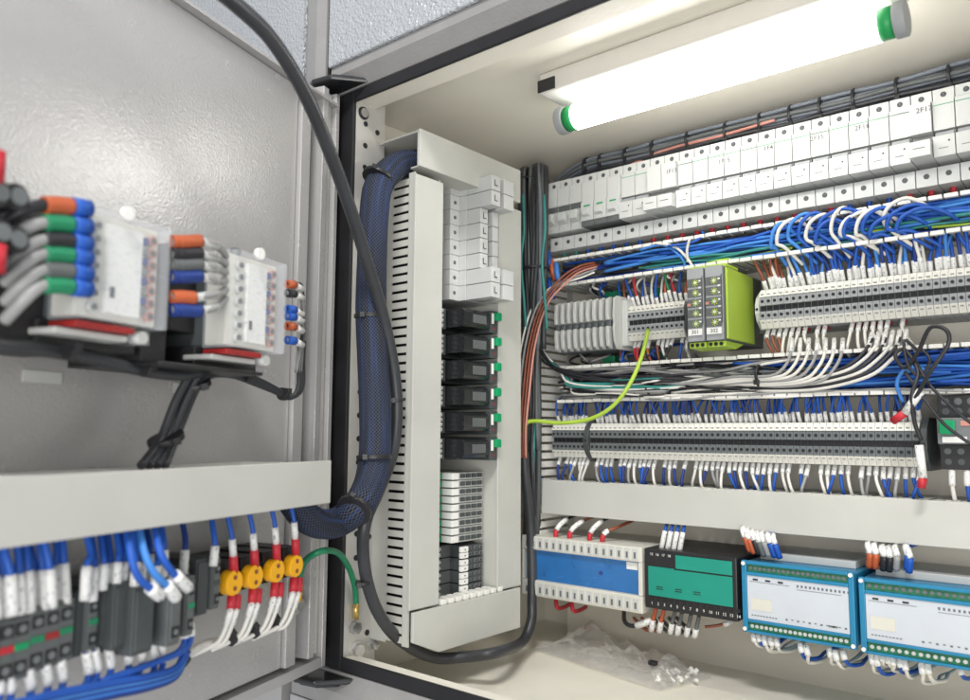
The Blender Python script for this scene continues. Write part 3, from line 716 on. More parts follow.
def tie(c, axis, r, name='cable_tie', label='black cable tie', grp=None, w=.0024, mt='black', knob=True):
    c = V(c); axis = V(axis).normalized(); m = MB(); m.tube([c-axis*w/2, c+axis*w/2], r, mt, 16, sub=0)
    if knob:
        p = axis.orthogonal().normalized(); 
        out = (-c).normalized(); out = (out-axis*out.dot(axis)).normalized(); s = axis.cross(out)
        q = c+out*r*.85+s*r*.5; e = .0022
        m.hexa([q+axis*a+out*b+s*d for (a, b, d) in ((-e, -e, -e), (e, -e, -e), (e, e, -e), (-e, e, -e), (-e, -e, e), (e, -e, e), (e, e, e), (-e, e, e))], mt)
    m.build(name, None, .0003, label, 'cable tie', grp)
for k, u in enumerate((588, 603, 628, 655, 690, 728, 762, 792, 822, 855, 898, 950)):
    p = PY(u, 172-(u-560)*.262, .757); tie((p.x, .757, .3085), (1, .0, 0), .0118, label='cable tie round the dark cable run under the ceiling', grp='ties round the ceiling cable run')
for i in range(26):
    x = rnd(-.49, -.34); c = random.choice(['bwire', 'dgrey', 'wwire', 'blue', 'gwire', 'dblue', 'bwire'])
    up = i % 2 == 0; z0 = .168 if up else .0735; z1 = rnd(.150, .160) if up else rnd(.080, .092)
    wire([V((x, .752, z0+.004)), V((x+rnd(-.004, .004), .735, (z0+z1)/2)), V((x+rnd(-.012, .012), .745, z1)), V((x+rnd(-.014, .014), .77, z1-.006 if up else z1+.006))], .0013, c, 'loose wire tail crowding the gap %s the ribbed module and short terminal row' % ('above' if up else 'below'), 'wire tails %s the ribbed module' % ('above' if up else 'below'), name='wire_tail')
# -- bundles lying in the ducts
def bundle(x0, x1, zc, zs, yc, ys, n, cols, lab, grp, amp=.003, r=(.0011, .0017), step=.03):
    for i in range(n):
        a = x0+(0 if random.random() < .5 else rnd(0, (x1-x0)*.6)); b = x1 if random.random() < .55 else rnd(a+.1, x1+.001)
        b = min(max(b, a+.08), x1)
        z = zc+rnd(-zs, zs); y = yc+rnd(-ys, ys); pts = []; x = a; ph = rnd(0, 6); k = 0
        while x < b:
            pts.append(V((x, y+rnd(-amp, amp)*.8, min(max(z+amp*math.sin(ph+x*22)+rnd(-amp, amp)*.4, zc-zs*1.1), zc+zs*1.1)))); x += step
        if len(pts) < 3: continue
        wire(pts, rnd(*r), random.choice(cols), lab, grp, name='duct_wire', sub=4, n=6)
bundle(-.500, .05, .181, .0105, .745, .017, 54, ['blue', 'dblue', 'bwire', 'dgrey', 'bwire', 'lblue', 'cable', 'dblue'], 'blue or black wire lying in the open duct below the breakers', 'wires in the upper open duct')
bundle(-.44, .04, .184, .009, .729, .004, 14, ['blue', 'lblue'], 'bright blue wire on top of the bundle in the upper open duct', 'bright blue wires in the upper open duct', r=(.0014, .0018))
bundle(-.40, .05, .174, .004, .728, .003, 8, ['gwire', 'limewire', 'gwire', 'dgrey', 'lblue', 'teal'], 'grey or green wire along the front of the upper open duct', 'front wires in the upper open duct')
bundle(-.498, .05, .054, .0145, .750, .014, 30, ['blue', 'dblue', 'blue', 'blue', 'lblue'], 'blue wire lying deep in the open duct between the terminal rows', 'blue wires in the lower open duct', r=(.0012, .0016))
bundle(-.500, -.19, .0545, .0135, .730, .006, 34, ['wwire', 'gwire', 'wwire', 'bwire', 'wwire', 'dgrey'], 'white or grey wire on top of the bundle between the terminal rows', 'white wires in the lower open duct', amp=.006, r=(.0010, .0015), step=.032)
bundle(-.30, .05, .056, .011, .733, .006, 16, ['blue', 'lblue', 'blue'], 'bright blue wire at the right of the open duct between the terminal rows', 'bright blue wires in the lower open duct', r=(.0012, .0016))
bundle(-.40, .05, .0365, .002, .724, .003, 4, ['wwire', 'dblue', 'gwire'], 'thin wire along the lower lip of the open duct between the terminal rows', 'wires on the lower lip')
# white / blue loops bursting out of the upper duct
for i in range(16):
    u = 780+i*9.0+rnd(-4, 4); c = 'wwire' if i % 3 == 1 or i in (9, 10) else random.choice(['blue', 'lblue', 'blue'])
    top = 216+rnd(-4, 6)-i*.9; w = rnd(8, 30); top += rnd(-3, 5); bot = 252-(i*1.2)
    pts = [PY(u+w+18, top+22, .742), PY(u+w+4, top+8, .722), PY(u+w*.3, top, .716), PY(u-w*.5, top+9, .714), PY(u-w*.7, top+24, .718), PY(u-w*.2, bot-3, .722), PY(u+w*.9, bot+14, .736)]
    wire(pts, .0017, c, '%s wire looping out of the upper open duct above the upper right terminals' % ('white' if c == 'wwire' else 'blue'), 'looping wires above the upper right terminals', name='looping_wire')
for i, (pp, c) in enumerate((([(655, 243), (675, 247), (690, 262), (697, 278)], 'wwire'), ([(668, 246), (690, 243), (703, 236), (702, 232)], 'blue'), ([(690, 238), (687, 250), (688, 262)], 'wwire'), ([(640, 250), (662, 245), (680, 256), (686, 268)], 'lblue'))):
    wire([PY(u, v, .716+.004*k) for k, (u, v) in enumerate(pp)], .0014, c, '%s wire curling down towards the indicator modules, strand %s' % ('white' if c == 'wwire' else 'blue', ['nearest the left', 'touching the duct lip', 'hanging straight', 'under the white one'][i]), None, name='looping_wire')
# long white wires curving down from the upper right row into the bundle
for i in range(7):
    u0 = 792+i*8.5
    wire([PY(u0, 341, .732), PY(u0-1, 352, .722), PY(u0-7, 366, .716), PY(u0-22, 376+i*.8, .716), PY(u0-60, 377+i*1.6, .720), PY(u0-110, 384, .724), PY(u0-170, 378+i, .730)], .0015, 'wwire' if i % 3 else 'gwire', 'white wire sweeping from the upper right terminals to the left across the lower open duct', 'sweeping white wires', [(PY(u0, 339, .733), PY(u0-1, 352, .722), 'sleeve')], name='sweeping_wire', sr=1.4)
for i in range(6):
    u0 = 872+i*7
    wire([PY(u0, 335-i*.6, .732), PY(u0-3, 345, .724), PY(u0-16, 360, .717), PY(u0-40, 372+i, .716), PY(u0-90, 379+i*2, .719), PY(u0-150, 376+i*3, .724)], .0015, 'wwire' if i % 2 else 'bwire', 'white or black wire sweeping left from below the right part of the upper right row', 'sweeping white wires', [(PY(u0, 333-i*.6, .733), PY(u0-3, 346, .724), 'sleeve')], name='sweeping_wire', sr=1.4)
for (u, v, Y) in ((650, 384, .720), (760, 376, .717), (577, 384, .718)):
    tie(PY(u, v, Y+.008), (1, 0, 0), .011, label='black tie gripping the white wires %s' % ('below the indicator modules' if u == 650 else 'left of the black wire knot' if u == 760 else 'at the left end of the lower open duct'))
# left: strands leaving the open ducts and turning down into the upright duct
for i in [k*.75 for k in range(16)]:
    c = random.choice(['bwire', 'wwire', 'teal', 'bwire', 'dgrey', 'wwire', 'gwire', 'bwire'])
    J = lambda k: rnd(-k, k)
    wire([PY(531+i+J(2), 318+i*3, .735), PY(535+i*1.5, 340+i*2.5+J(3), .722), PY(546+i*2.5+J(3), 362+i*1.5, .716), PY(570+J(5), 372+i*1.8+J(2), .714+J(.003)), PY(612, 377+i*1.5+J(3), .716), PY(660, 374+i*1.8+J(3), .72), PY(700+J(30), 373+i*1.6, .735)], .0013, c, 'dark or white strand curving out of the upright duct into the lower open duct', 'strands curving at the left of the lower duct', name='curving_strand')
for i in range(9):
    c = ['bwire', 'dblue', 'gwire', 'bwire', 'dblue', 'blue', 'bwire', 'blue', 'teal'][i]
    wire([PY(533+i*.8, 380+i*6, .733), PY(528+i*1.5, 410+i*4, .722), PY(531+i, 440+i*4, .722), PY(541+i*.5, 470+i*3, .730)], .0015, c, 'dark strand bowing past the fingers of the upright duct', 'strands past the upright duct', name='curving_strand')
# the red, brown, white and grey group arcing down to the black floor cable
for i, (c, d) in enumerate((('rwire', 0), ('brown', 3.0), ('pink', 6.0), ('gwire', -3.5), ('wwire', -7.5))):
    if c in ('pink', 'rwire'): c2 = 'pink' if c == 'pink' else 'brown'
    else: c2 = c
    col = {'rwire': 'reddish brown', 'brown': 'brown', 'pink': 'salmon', 'gwire': 'grey', 'wwire': 'white'}[c]
    wire([PY(600, 262+i*2, .735), PY(580, 266+i*3, .715), PY(560+d, 279+i*2, .700), PY(541+d, 305, .688), PY(529+d, 345, .680), PY(523+d, 395, .676), PY(521+d*.8, 430, .676), PY(523+d*.5, 458, .680)], .0012, c2, '%s wire arcing from the upper duct down into the thick black cable' % col, None, name='arcing_wire')
wire([PY(648, 330, .728), PY(643, 352, .705), PY(632, 380, .690), PY(614, 405, .685), PY(590, 419, .684), PY(560, 423, .684), PY(535, 421, .682), PY(526, 424, .68), PY(522, 436, .680)], .0021, 'limewire', 'yellow green earth wire drooping in front of the terminal rows', None, name='earth_wire', n=10)
# thick black sheath: cable standing in the corner
m = MB(); m.tube([PY(524, 455, .684), PY(526, 480, .688), PY(530, 520, .700), PY(532, 560, .704), PY(532, 600, .700), PY(531, 628, .690), PY(523, 645, .664), PZ(500, 653, -.222), PZ(470, 656, -.222), PZ(430, 656, -.220)], .0085, 'cable', 14)
# upright bundle in the corner
BC = [PY(533, v, Y) for v, Y in ((150, .735), (172, .715), (215, .695), (260, .692), (305, .694), (350, .698), (400, .702), (450, .706), (500, .712), (540, .72))]
BC[0] = V((BC[0].x-.004, .745, .318))
for i in range(40):
    a = rnd(0, 6.28); rr_ = math.sqrt(random.random()); c = random.choice(['cable', 'bwire', 'dgrey2', 'cable', 'black', 'greycable', 'dgrey', 'teal' if i % 4 == 0 else 'black'])
    pts = []
    for k, q in enumerate(BC):
        R_ = (.014, .0165, .0165, .016, .0145, .013, .0115, .011, .011, .011)[k]*rr_
        aa = a+.25*math.sin(k*.8+i)
        pts.append(q+V((R_*math.cos(aa), R_*math.sin(aa)*.8, 0))+V((rnd(-.0015, .0015), rnd(-.0015, .0015), 0)))
    wire(pts[:random.choice((6, 8, 10, 10))], rnd(.0016, .0030), c, 'dark cable of the thick bundle standing in the corner between side wall and plate', 'cables of the corner bundle', name='corner_cable', n=8, sub=4)
for i, (uu) in enumerate((523, 544)):
    wire([PY(uu, 195, .685), PY(uu+1, 230, .678), PY(uu-2, 262, .676), PY(uu+1, 300, .678), PY(uu+3, 330, .684)], .0016, 'teal', 'teal wire along the %s edge of the corner cable bundle' % ('left' if i == 0 else 'right'), None, name='corner_wire')
tie(BC[3]+V((0, .002, -.01)), (0, 0, 1), .0178, label='black tie round the upper middle of the corner cable bundle')
tie(BC[1]+V((0, .002, -.01)), (.1, 0, 1), .0178, label='black tie near the top of the corner cable bundle')
# small clump of coloured ends left of the upper duct
for i, (u, v, c) in enumerate(((548, 262, 'blue'), (551, 270, 'orange'), (556, 274, 'lblue'), (545, 282, 'dblue'), (549, 289, 'blue'))):
    wire([PY(u, v-10, .72), PY(u+1, v, .715), PY(u+4, v+10, .72)], .003, c, '%s wire end tucked beside the upright duct below the breakers' % {'blue': 'blue', 'orange': 'orange', 'lblue': 'light blue', 'dblue': 'dark blue'}[c], 'wire ends beside the upright duct', name='wire_end')

# =================================================================== BIG CABLES
cbl = MB().tube([PY(524, 452, .684), PY(526, 480, .688), PY(530, 520, .700), PY(532, 560, .704), PY(532, 600, .700), PY(531, 622, .690), PY(522, 642, .668), PZ(498, 652, -.200), PZ(465, 657, -.205), PZ(432, 657, -.205), PX(400, 640, -.520), PX(380, 616, -.512), PX(368, 585, -.505), PX(363, 550, -.500), PX(366, 520, -.495), PX(379, 490, -.500), PX(392, 455, -.505), PX(397, 415, -.505), PX(394, 370, -.503), PX(384, 320, -.497), PX(368, 265, -.487), PX(349, 205, -.474), PX(327, 145, -.458), PX(303, 90, -.440), PX(272, 40, -.425), PX(240, 8, -.415), PX(205, -18, -.40), PX(150, -40, -.38)], .0052, 'cable', 16)
cbl.build('black_cable', None, 0, 'long thick black cable arching over the door and sweeping along the cabinet floor', 'cable')
slv = MB().tube([V((-.545, .60, .258)), V((-.520, .545, .262)), PX(412, 163, -.520), PX(395, 167, -.520), PX(379, 185, -.515), PX(374, 215, -.512), PX(372, 260, -.510), PX(371, 310, -.510), PX(373, 360, -.508), PX(375, 410, -.504), PX(375, 450, -.499), PX(370, 482, -.494), PX(358, 506, -.488), PD(340, 521, .046), PD(322, 524, .044), PD(306, 517, .043), PD(294, 502, .042), PD(286, 487, .042)], .0128, 'braid', 28, rr=[.0125]*4+[.0130]*3+[.0135]*4+[.0130, .0128, .0122]+[.0116]*4)
slv.build('braided_sleeve', None, 0, 'thick sleeve of blue wires in black braid bridging from side wall to door', 'cable sleeve')
for (u, v, X, ax) in ((378, 178, -.516, (0, -.45, -.9)), (371, 316, -.510, (0, .05, -1)), (374, 457, -.496, (.05, 0, -1)), (354, 510, -.486, (.3, -.8, -.6))):
    tie(PX(u, v, X), ax, .0146, label='black cable tie round the braided sleeve, %s' % {178: 'just below its top bend', 316: 'half way up beside the slotted duct', 457: 'above its lower bend', 510: 'in its lower bend'}[v], w=.0035)
for (u, v, X) in ((363, 583, -.505), (397, 400, -.505)):
    tie(PX(u, v, X), (0, .1, -1), .0064, label='small tie on the long black cable %s' % ('where the green earth wire ends' if v > 500 else 'beside the slotted duct'), w=.003)
# green earth wire door - post
p0 = DL(*[toD(PD(297, 603, .006))[0], .006, toD(PD(297, 603, .006))[2]])
gw = wire([PD(298, 592, .010), PD(300, 575, .018), PD(306, 560, .03), PX(322, 551, -.50), PX(338, 553, -.52), PX(349, 568, -.535), PX(355, 588, -.545), PX(356, 604, -.547)], .0026, 'green', 'green earth wire linking the door bolt to the cabinet post', None, [(PD(297, 600, .008), PD(298, 585, .011), 'yellow')], name='earth_wire', n=10, sr=1.5)
a = PX(356, 603, -.547); b = PX(356, 619, -.548)
s = MB(); s.cyl(a, b, .0027, 'copper', 10); s.build('ferrule', gw)
p = PX(355, 628, -.548); s = MB(); s.cyl((-.5505, p.y, p.z), (-.5445, p.y, p.z), .0055, 'steel', 6, smooth=False); s.build('bolt', gw)

# =================================================================== DOOR DUCT
t = thing('wiring_duct', 'long light grey wiring duct with smooth cover across the open door', 'wiring duct', DL(.36, -.004, -.054), DOOR)
m = MB()      # local x = -s direction, -y = off
X0, X1 = -.25, .2735
m.box(X0, X1, -.080, -.0785, .0, .0325, 'duct'); m.box(X0, X1, -.0783, -.002, .0005, .002, 'duct_side'); m.box(X0, X1, -.0783, -.076, .0312, .0325, 'duct')
m.build('cover', t, .0006)
m = MB()
for i in range(52): m.box(X0+i*.01, X0+i*.01+.0068, -.0755, -.004, .0290, .0306, 'ducttip'); m.box(X0+i*.01, X0+i*.01+.0068, -.0755, -.0735, .0306, .0322, 'ducttip')
m.box(X0, X1, -.003, -.0005, .0022, .0305, 'duct_side'); m.box(X1-.002, X1, -.0755, -.004, .0022, .0285, 'duct_side'); m.build('slotted_body', t, .0004)

# =================================================================== TEST BLOCKS WITH CLEAR COVERS
def test_block(uL, uR, vT, vB, label, k):
    A = toD(PD(uL, vT, .0808)); B2 = toD(PD(uR, vT+32*(1-k)+14*k, .0808)); Cz = toD(PD(uL, vB, .0808))
    W = A[0]-B2[0]; s = (A[0]+B2[0])/2; H = A[2]-Cz[2]; z = Cz[2]
    t = thing('test_block', label, 'terminal block', DL(s, -.004, z), DOOR)
    m = MB(); m.box(-W/2+.002, W/2-.002, -.060, 0, .001, H-.004, 'dgrey2'); m.box(-W/2+.0018, W/2-.0018, -.0775, -.0601, .0018, H-.0018, 'offwhite'); m.box(-W/2-.022, -W/2+.0015, -.052, -.001, H*.15, H+.002, 'black')
    m.build('base', t, .001)
    for x in (-W/2+.0110, W/2-.0085):
        for q in range(7):
            zz = .0072+q*(H-.0135)/6.3
            m = MB(); m.cyl((x, -.0776, zz), (x, -.0805, zz), .0030, 'lgrey' if x < 0 else 'pink', 12); m.disc((x, -.0808, zz), .0018, 'dgrey2', 'y', 12); m.build('screw', t)
    m = MB(); m.box(-W/2+.018, W/2-.0165, -.0810, -.0776, .005, H-.006, 'scheme'); m.box(-W/2+.020, -W/2+.023, -.0813, -.0810, .0135, .0195, 'black'); m.build('scheme_card', t)
    for q in range(8):
        m = MB(); m.box(W/2-.0160, W/2-.0128, -.0815, -.0776, .0075+q*(H-.014)/8, .0115+q*(H-.014)/8, 'dblue' if q % 2 else 'tdark'); m.build('comb_tooth', t)
    m = MB(); e = .0014
    m.box(-W/2, W/2, -.0855, -.0842, 0, H, 'clear'); m.box(-W/2, -W/2+e, -.0841, -.060, 0, H, 'clear'); m.box(W/2-e, W/2, -.0841, -.060, 0, H, 'clear'); m.box(-W/2+e, W/2-e, -.0841, -.060, H-e, H, 'clear'); m.box(-W/2+e, W/2-e, -.0841, -.060, 0, e, 'clear')
    m.build('clear_cover', t, .0006)
    m = MB(); m.cyl((-.004, -.0836, H+.001), (-.004, -.087, H+.001), .0040, 'white', 14); m.build('cover_screw', t)
    m = MB(); m.cyl((W/2-.010, -.070, -.005), (W/2-.010, -.078, -.005), .0036, 'lgrey', 14); m.build('cover_screw', t)
    MB().box(-W/2+.001, W/2-.018, -.0800, -.060, -.0042, -.0008, 'red_dark').build('red_strip', t, .0006)
    MB().box(-W/2-.006, W/2-.017, -.0740, -.050, -.0082, -.0048, 'lgrey').build('foot_strip', t, .0008)
    MB().box(W/2-.0165, W/2-.001, -.0740, -.050, -.0085, -.0005, 'clear_grey').build('foot_strip', t, .0008)
    MB().box(-W/2-.004, W/2+.004, -.058, 0, -.013, .0009, 'black').build('foot', t, .001)
    return t
test_block(88, 171, 203, 318, 'terminal block under clear cover with thick blue and green sleeved wires on its left', 0)
test_block(236, 287, 248, 347, 'smaller looking terminal block under clear cover nearest the door hinge', 1)
t = thing('bracket_plate', 'black bracket plate jutting from the door below the right terminal block', 'bracket', DL(.215, -.004, .040), DOOR)
m = MB(); m.box(-.045, .050, -.074, 0, -.0012, .0012, 'black'); m.box(-.045, -.026, -.060, 0, .0013, .055, 'black'); m.build('plate', t, .0005)
t = thing('bracket_plate', 'black bracket behind the left terminal block on the door', 'bracket', DL(.345, -.004, .044), DOOR)
m = MB(); m.box(-.045, .055, -.055, 0, -.0015, .064, 'black'); m.build('plate', t, .0005)
# third block, cut by the picture edge: round black posts
t = thing('post_connector', 'cluster of black screw posts with red tips at the edge of the door', 'connector', DL(.395, -.004, .06), DOOR)
m = MB(); m.box(-.03, .04, -.060, 0, 0, .060, 'black'); m.build('base', t, .001)
for (u, v) in ((4, 192), (22, 196), (6, 232), (22, 239), (2, 262)):
    q = PD(u, v, .085); s_, o_, z_ = toD(q); x = -(s_-.395)
    m = MB(); m.cyl((x, -.06, z_-.06), (x, -.086, z_-.06), .0065, 'black', 14); m.cyl((x, -.086, z_-.06), (x, -.088, z_-.06), .0042, 'tgrey', 12); m.build('screw_post', t, .0004)
for (u, v0, v1) in ((2, 150, 180), (3, 244, 272)):
    a, b = toD(PD(u, v0, .09)), toD(PD(u-2, v1, .09)); m = MB(); m.cyl((-(a[0]-.395), -.09, a[2]-.06), (-(b[0]-.395), -.09, b[2]-.06), .0042, 'rwire', 12); m.build('red_tip', t)
# sleeved wires of the test blocks
cols = ['orange', 'green', 'bwire', 'green', 'dgrey', 'green']
vs = [208, 226, 243, 257, 273, 288]
for i, (c, v) in enumerate(zip(cols, vs)):
    a = PD(88.5, v+1, .080); b = PD(71, v-1.5, .080); d = PD(44, v-3, .079); e = PD(24, v+2+i*2, .076); f = PD(4, v+18+i*3, .066)
    o = wire([a, b, d, e, f], .0029, 'gwire' if i else 'bwire', 'thick wire with %s sleeve and blue end on the left terminal block, %s' % ({'orange': 'orange', 'green': 'green', 'bwire': 'black', 'dgrey': 'grey'}[c], ['topmost', 'second from top', 'third from top', 'fourth from top', 'fifth from top', 'lowest'][i]), 'thick sleeved wires on the left terminal block', name='sleeved_wire', n=12)
    s = MB(); s.tube([a, b], .0045, 'blue', 14); s.build('blue_sleeve', o); s = MB(); s.tube([b, lerp(b, d, .5)+V((0, 0, .0003)), d], .0042, c, 14); s.build('coloured_sleeve', o)
cols = ['orange', 'bwire', 'dgrey', 'dblue', 'orange', 'dblue']; vs = [242, 254, 265, 277, 297, 310]
for i, (c, v) in enumerate(zip(cols, vs)):
    a = PD(172, v, .075); b = PD(182, v, .077); d = PD(200 if i != 4 else 194, v-1+ (2 if i > 3 else 0), .079); e = PD(217, v+(4 if i < 4 else -3), .078); f = PD(228, 268+i*6, .066); g = PD(214, 330, .05)
    o = wire([a, b, d, e, f, g], .0022, 'gwire', 'wire with %s sleeve between the two covered blocks, %s of six from the top' % ({'orange': 'orange', 'bwire': 'black', 'dgrey': 'grey', 'dblue': 'dark blue'}[c], ['first', 'second', 'third', 'fourth', 'fifth', 'sixth'][i]), 'sleeved wires between the covered blocks', name='sleeved_wire', n=12)
    s = MB(); s.tube([a, lerp(a, b, .6), b, d], .0040, c, 14); s.build('coloured_sleeve', o); s = MB(); s.tube([d, e], .0027, 'lgrey', 12); s.build('marker_sleeve', o)
cols = ['orange', 'bwire', 'blue', 'blue', 'orange', 'blue']; vs = [284, 293, 309, 316, 326, 340]
for i, (c, v) in enumerate(zip(cols, vs)):
    a = PD(287, v, .066); b = PD(295, v+1, .066); d = PD(302, v+5, .06); e = PD(303-i*.6, 335+i*3, .045); f = PD(301-i, 372, .035)
    o = wire([a, b, d, e, f], .0015, 'gwire' if i % 2 else 'bwire', 'thin wire with %s sleeve leaving the hinge side terminal block, %s' % ({'orange': 'orange', 'bwire': 'black', 'blue': 'blue'}[c], ['uppermost', 'second', 'third', 'fourth', 'fifth', 'lowest'][i]), 'thin wires on the hinge side block', name='sleeved_wire', n=10)
    s = MB(); s.tube([a, b], .0030, c, 10); s.build('coloured_sleeve', o); s = MB(); s.tube([b, d], .0024, 'sleeve', 10); s.build('marker_sleeve', o)
# black door cables
def dcable(pts, r, lab, off, name='door_cable'):
    P = [PD(u, v, o) for (u, v, o) in pts]; m = MB(); m.tube(P, r, 'cable', 12); m.build(name, None, 0, lab, 'cable')
dcable([(-20, 338, .062), (0, 345, .062), (30, 348, .058), (70, 354, .054), (110, 362, .050), (150, 372, .046), (185, 375, .042), (203, 369, .042), (213, 352, .042), (222, 320, .05), (230, 285, .06), (236, 250, .06)], .0036, 'thick black cable running along the door under the covered terminal blocks', 0)
for i in range(4):
    dcable([(232-i*2, 280, .060), (226-i*2, 310, .052), (217-i*2, 340, .045), (207-i*4, 366, .040+.003*(i%2)), (191-i*5, 400, .034+.004*(i%2)), (175-i*5, 440, .036), (165-i*8, 466, .045)], .0026, 'black cable of the bunch dropping into the door duct, strand %s' % ['nearest the hinge', 'second', 'third', 'farthest from the hinge'][i], 0)
for i in range(3):
    dcable([(196+i*2, 380+i*3, .040), (212, 370+i*3, .040), (232, 370+i*3, .036), (255, 378+i*3, .030), (275, 388+i*2, .026), (290, 396+i, .026), (298+i*2, 388, .028), (299+i*2, 360, .034), (300+i*2, 342, .045)], .0018, 'thin black cable sagging to the hinge side terminal block, %s of three' % ['upper', 'middle', 'lower'][i], 0)
for (u, v, o, r, ax) in ((70, 351, .064, .0048, (1, 0)), (146, 369, .052, .0048, (1, 0)), (166, 439, .036, .0110, (0, 1)), (196, 385, .037, .0095, (0, 1)), (246, 375, .034, .0050, (1, 0)), (283, 394, .026, .0050, (1, 0))):
    ax3 = (DS*1.0) if ax[0] else V((0, 0, 1))+DS*.45
    tie(PD(u, v, o), ax3, r, label='black cable tie on the door cables near %s' % {70: 'the left terminal block foot', 146: 'the middle of the door', 166: 'the door duct', 196: 'the cable junction', 246: 'the sagging thin cables', 283: 'the hinge side'}[u], w=.0036)

# =================================================================== LOWER DOOR ROW: contact blocks
def contact(u, vc, off, w, h, label, lamp=None, holes=True, dark=False, dp=None, group=None):
    q = toD(PD(u, vc, off)); t = thing('contact_block', label, 'contact block', DL(q[0], -.004, q[2]), DOOR, group)
    D = off+.004; m = MB(); g = 'dgrey2' if dark else 'dgrey'
    m.box(-w/2, w/2, -D*.98, 0, -h/2, h/2, g); m.box(-w/2+.001, w/2-.001, -D, -D*.98, -h/2+.002, h/2-.002, g)
    m.build('housing', t, .0008)
    if holes:
        m = MB()
        for zz in (-h*.30, h*.28):
            m.box(-w*.28, w*.28, -D-.0004, -D, zz-.0032, zz+.0032, 'black'); m.disc((0, -D-.0006, zz), w*.17, 'tdark', 'y', 10)
        m.build('screw_hole', t)
    if lamp: MB().box(-w*.34, w*.34, -D-.0007, -D-.0001, -.0014, .0020, lamp).build('indicator', t, .0003)
    return t
lg = [(-8, 655, 'red_dark', 'with dark red indicator, cut by the picture edge'), (6, 651, 'rwire', 'with a bright red indicator'), (21, 647, 'btn', 'with a bright green indicator'), (37, 640, 'green', 'with a dark green indicator'), (52, 636, 'red_dark', 'with a dark red indicator'), (66, 631, 'green', 'with a green indicator, last of the lit row')]
for (u, v, c, L) in lg: contact(u, v, .055, .0115, .032, 'dark grey contact block on the door '+L, c, group='contact blocks on the door')
contact(80, 625, .050, .0085, .034, 'narrow black block beside the row of contact blocks', None, False, True)
contact(93, 622, .053, .0085, .030, 'single dark grey contact block with green indicator right of the lit row', 'green')
for i, (u, v, off, w, h) in enumerate(((108, 618, .052, .010, .034), (124, 616, .060, .013, .036), (145, 620, .066, .015, .038))):
    contact(u, v, off, w, h, 'bulky black contact block in the middle of the door row, %s' % ['thinnest', 'middle one', 'widest and most protruding'][i], None, False, True)
for (dx) in (0,):
    contact(176, 611, .068, .0100, .040, 'dark grey contact block at the right of the bulky black ones', None)
    contact(191, 606, .062, .0080, .036, 'dark contact block with green indicator before the gap', 'green')
contact(186, 585, .045, .009, .024, 'small dark block peeping above the bulky black ones', None)
contact(203, 587, .050, .0115, .036, 'smooth black block left of the yellow discs', None, False, True)
contact(217, 583, .052, .0075, .034, 'dark grey screw block right next to the first yellow disc', 'dgrey2')
# yellow discs
for i, (u, v, r) in enumerate(((235, 583, .0085), (256, 577, .0083), (278, 571, .0083), (297, 566, .0083))):
    q = toD(PD(u, v, .050)); L = 'yellow two hole disc of a black push button body, %s' % ['next to the contact blocks', 'second from the contact blocks', 'second from the hinge', 'nearest the hinge'][i]
    t = thing('push_button_back', L, 'push button', DL(q[0], -.004, q[2]), DOOR, 'yellow discs on the door')
    m = MB(); m.cyl((.002, 0, .003), (.002, -.044, .003), .0105, 'black', 20); m.box(-.007, .010, -.046, -.001, -.009, .014, 'black'); m.build('housing', t, .0006)
    MB().cyl((0, -.0462, 0), (0, -.054, 0), r, 'yellow', 28, smooth=False).build('disc', t, .0006)
    m = MB(); m.disc((0, -.0542, .0037), .0016, 'brown', 'y', 12); m.disc((0, -.0542, -.0037), .0016, 'brown', 'y', 12); m.build('hole', t)
# red ended wires of the discs
for i, (u, v) in enumerate(((235, 583), (256, 577), (278, 571), (297, 566))):
    ud = u-7 if i else u-8
    A = PD(u-1, v-15, .048); B_ = PD(u-2, v-32, .050); Cc = PD(u-4, v-52, .048)
    o = wire([A, B_, PD(u-3, v-46, .05), PD(u-8, v-70, .045)], .0016, 'blue', 'blue wire with white marker and red end above yellow disc %s' % ['next to the contact blocks', 'second from the contact blocks', 'second from the hinge', 'nearest the hinge'][i], 'wires above the yellow discs', name='button_wire', n=10)
    s = MB(); s.tube([PD(u-1, v-10, .047), lerp(A, B_, .75)], .0029, 'rwire', 12); s.build('red_sleeve', o); s = MB(); s.tube([lerp(A, B_, .7), PD(u-3, v-44, .05)], .0024, 'sleeve', 12); s.build('marker_sleeve', o)
    for k in range(2):
        A = PD(u-3+k*5, v+12, .047); B_ = PD(u-4+k*5, v+26, .049)
        cx = [238, 262, 285, 297][i]; 
        o = wire([A, B_, PD(u-9+k*5, v+44, .046), PD(u-16+k*4, v+58+k*2, .042), PD(u-27+k*2, v+65-k, .036), PD(u-45, v+73, .028)], .0016, 'wwire', 'white wire with red end below the yellow discs', 'wires below the yellow discs', name='button_wire', n=10)
        s = MB(); s.tube([A, B_], .0030, 'rwire', 12); s.build('red_sleeve', o); s = MB(); s.tube([B_, PD(u-8+k*5, v+41, .046)], .0023, 'sleeve', 12); s.build('marker_sleeve', o)
for (u, v, L) in ((231, 639, 'first'), (254, 632, 'second'), (275, 624, 'third')): tie(PD(u, v, .037), DS*1+V((0, 0, -.3)), .0046, label='black tie on the white wires below the discs, %s from the contact blocks' % L, w=.0035)
wire([PD(240, 640, .035), PD(222, 641, .034), PD(205, 644, .036), PD(193, 651, .040), PD(184, 660, .042)], .0026, 'wwire', 'white cable with a black tip ending free below the contact blocks', None, [(PD(186, 658, .042), PD(182, 663, .043), 'black')], name='loose_cable', n=12, sr=1.3)
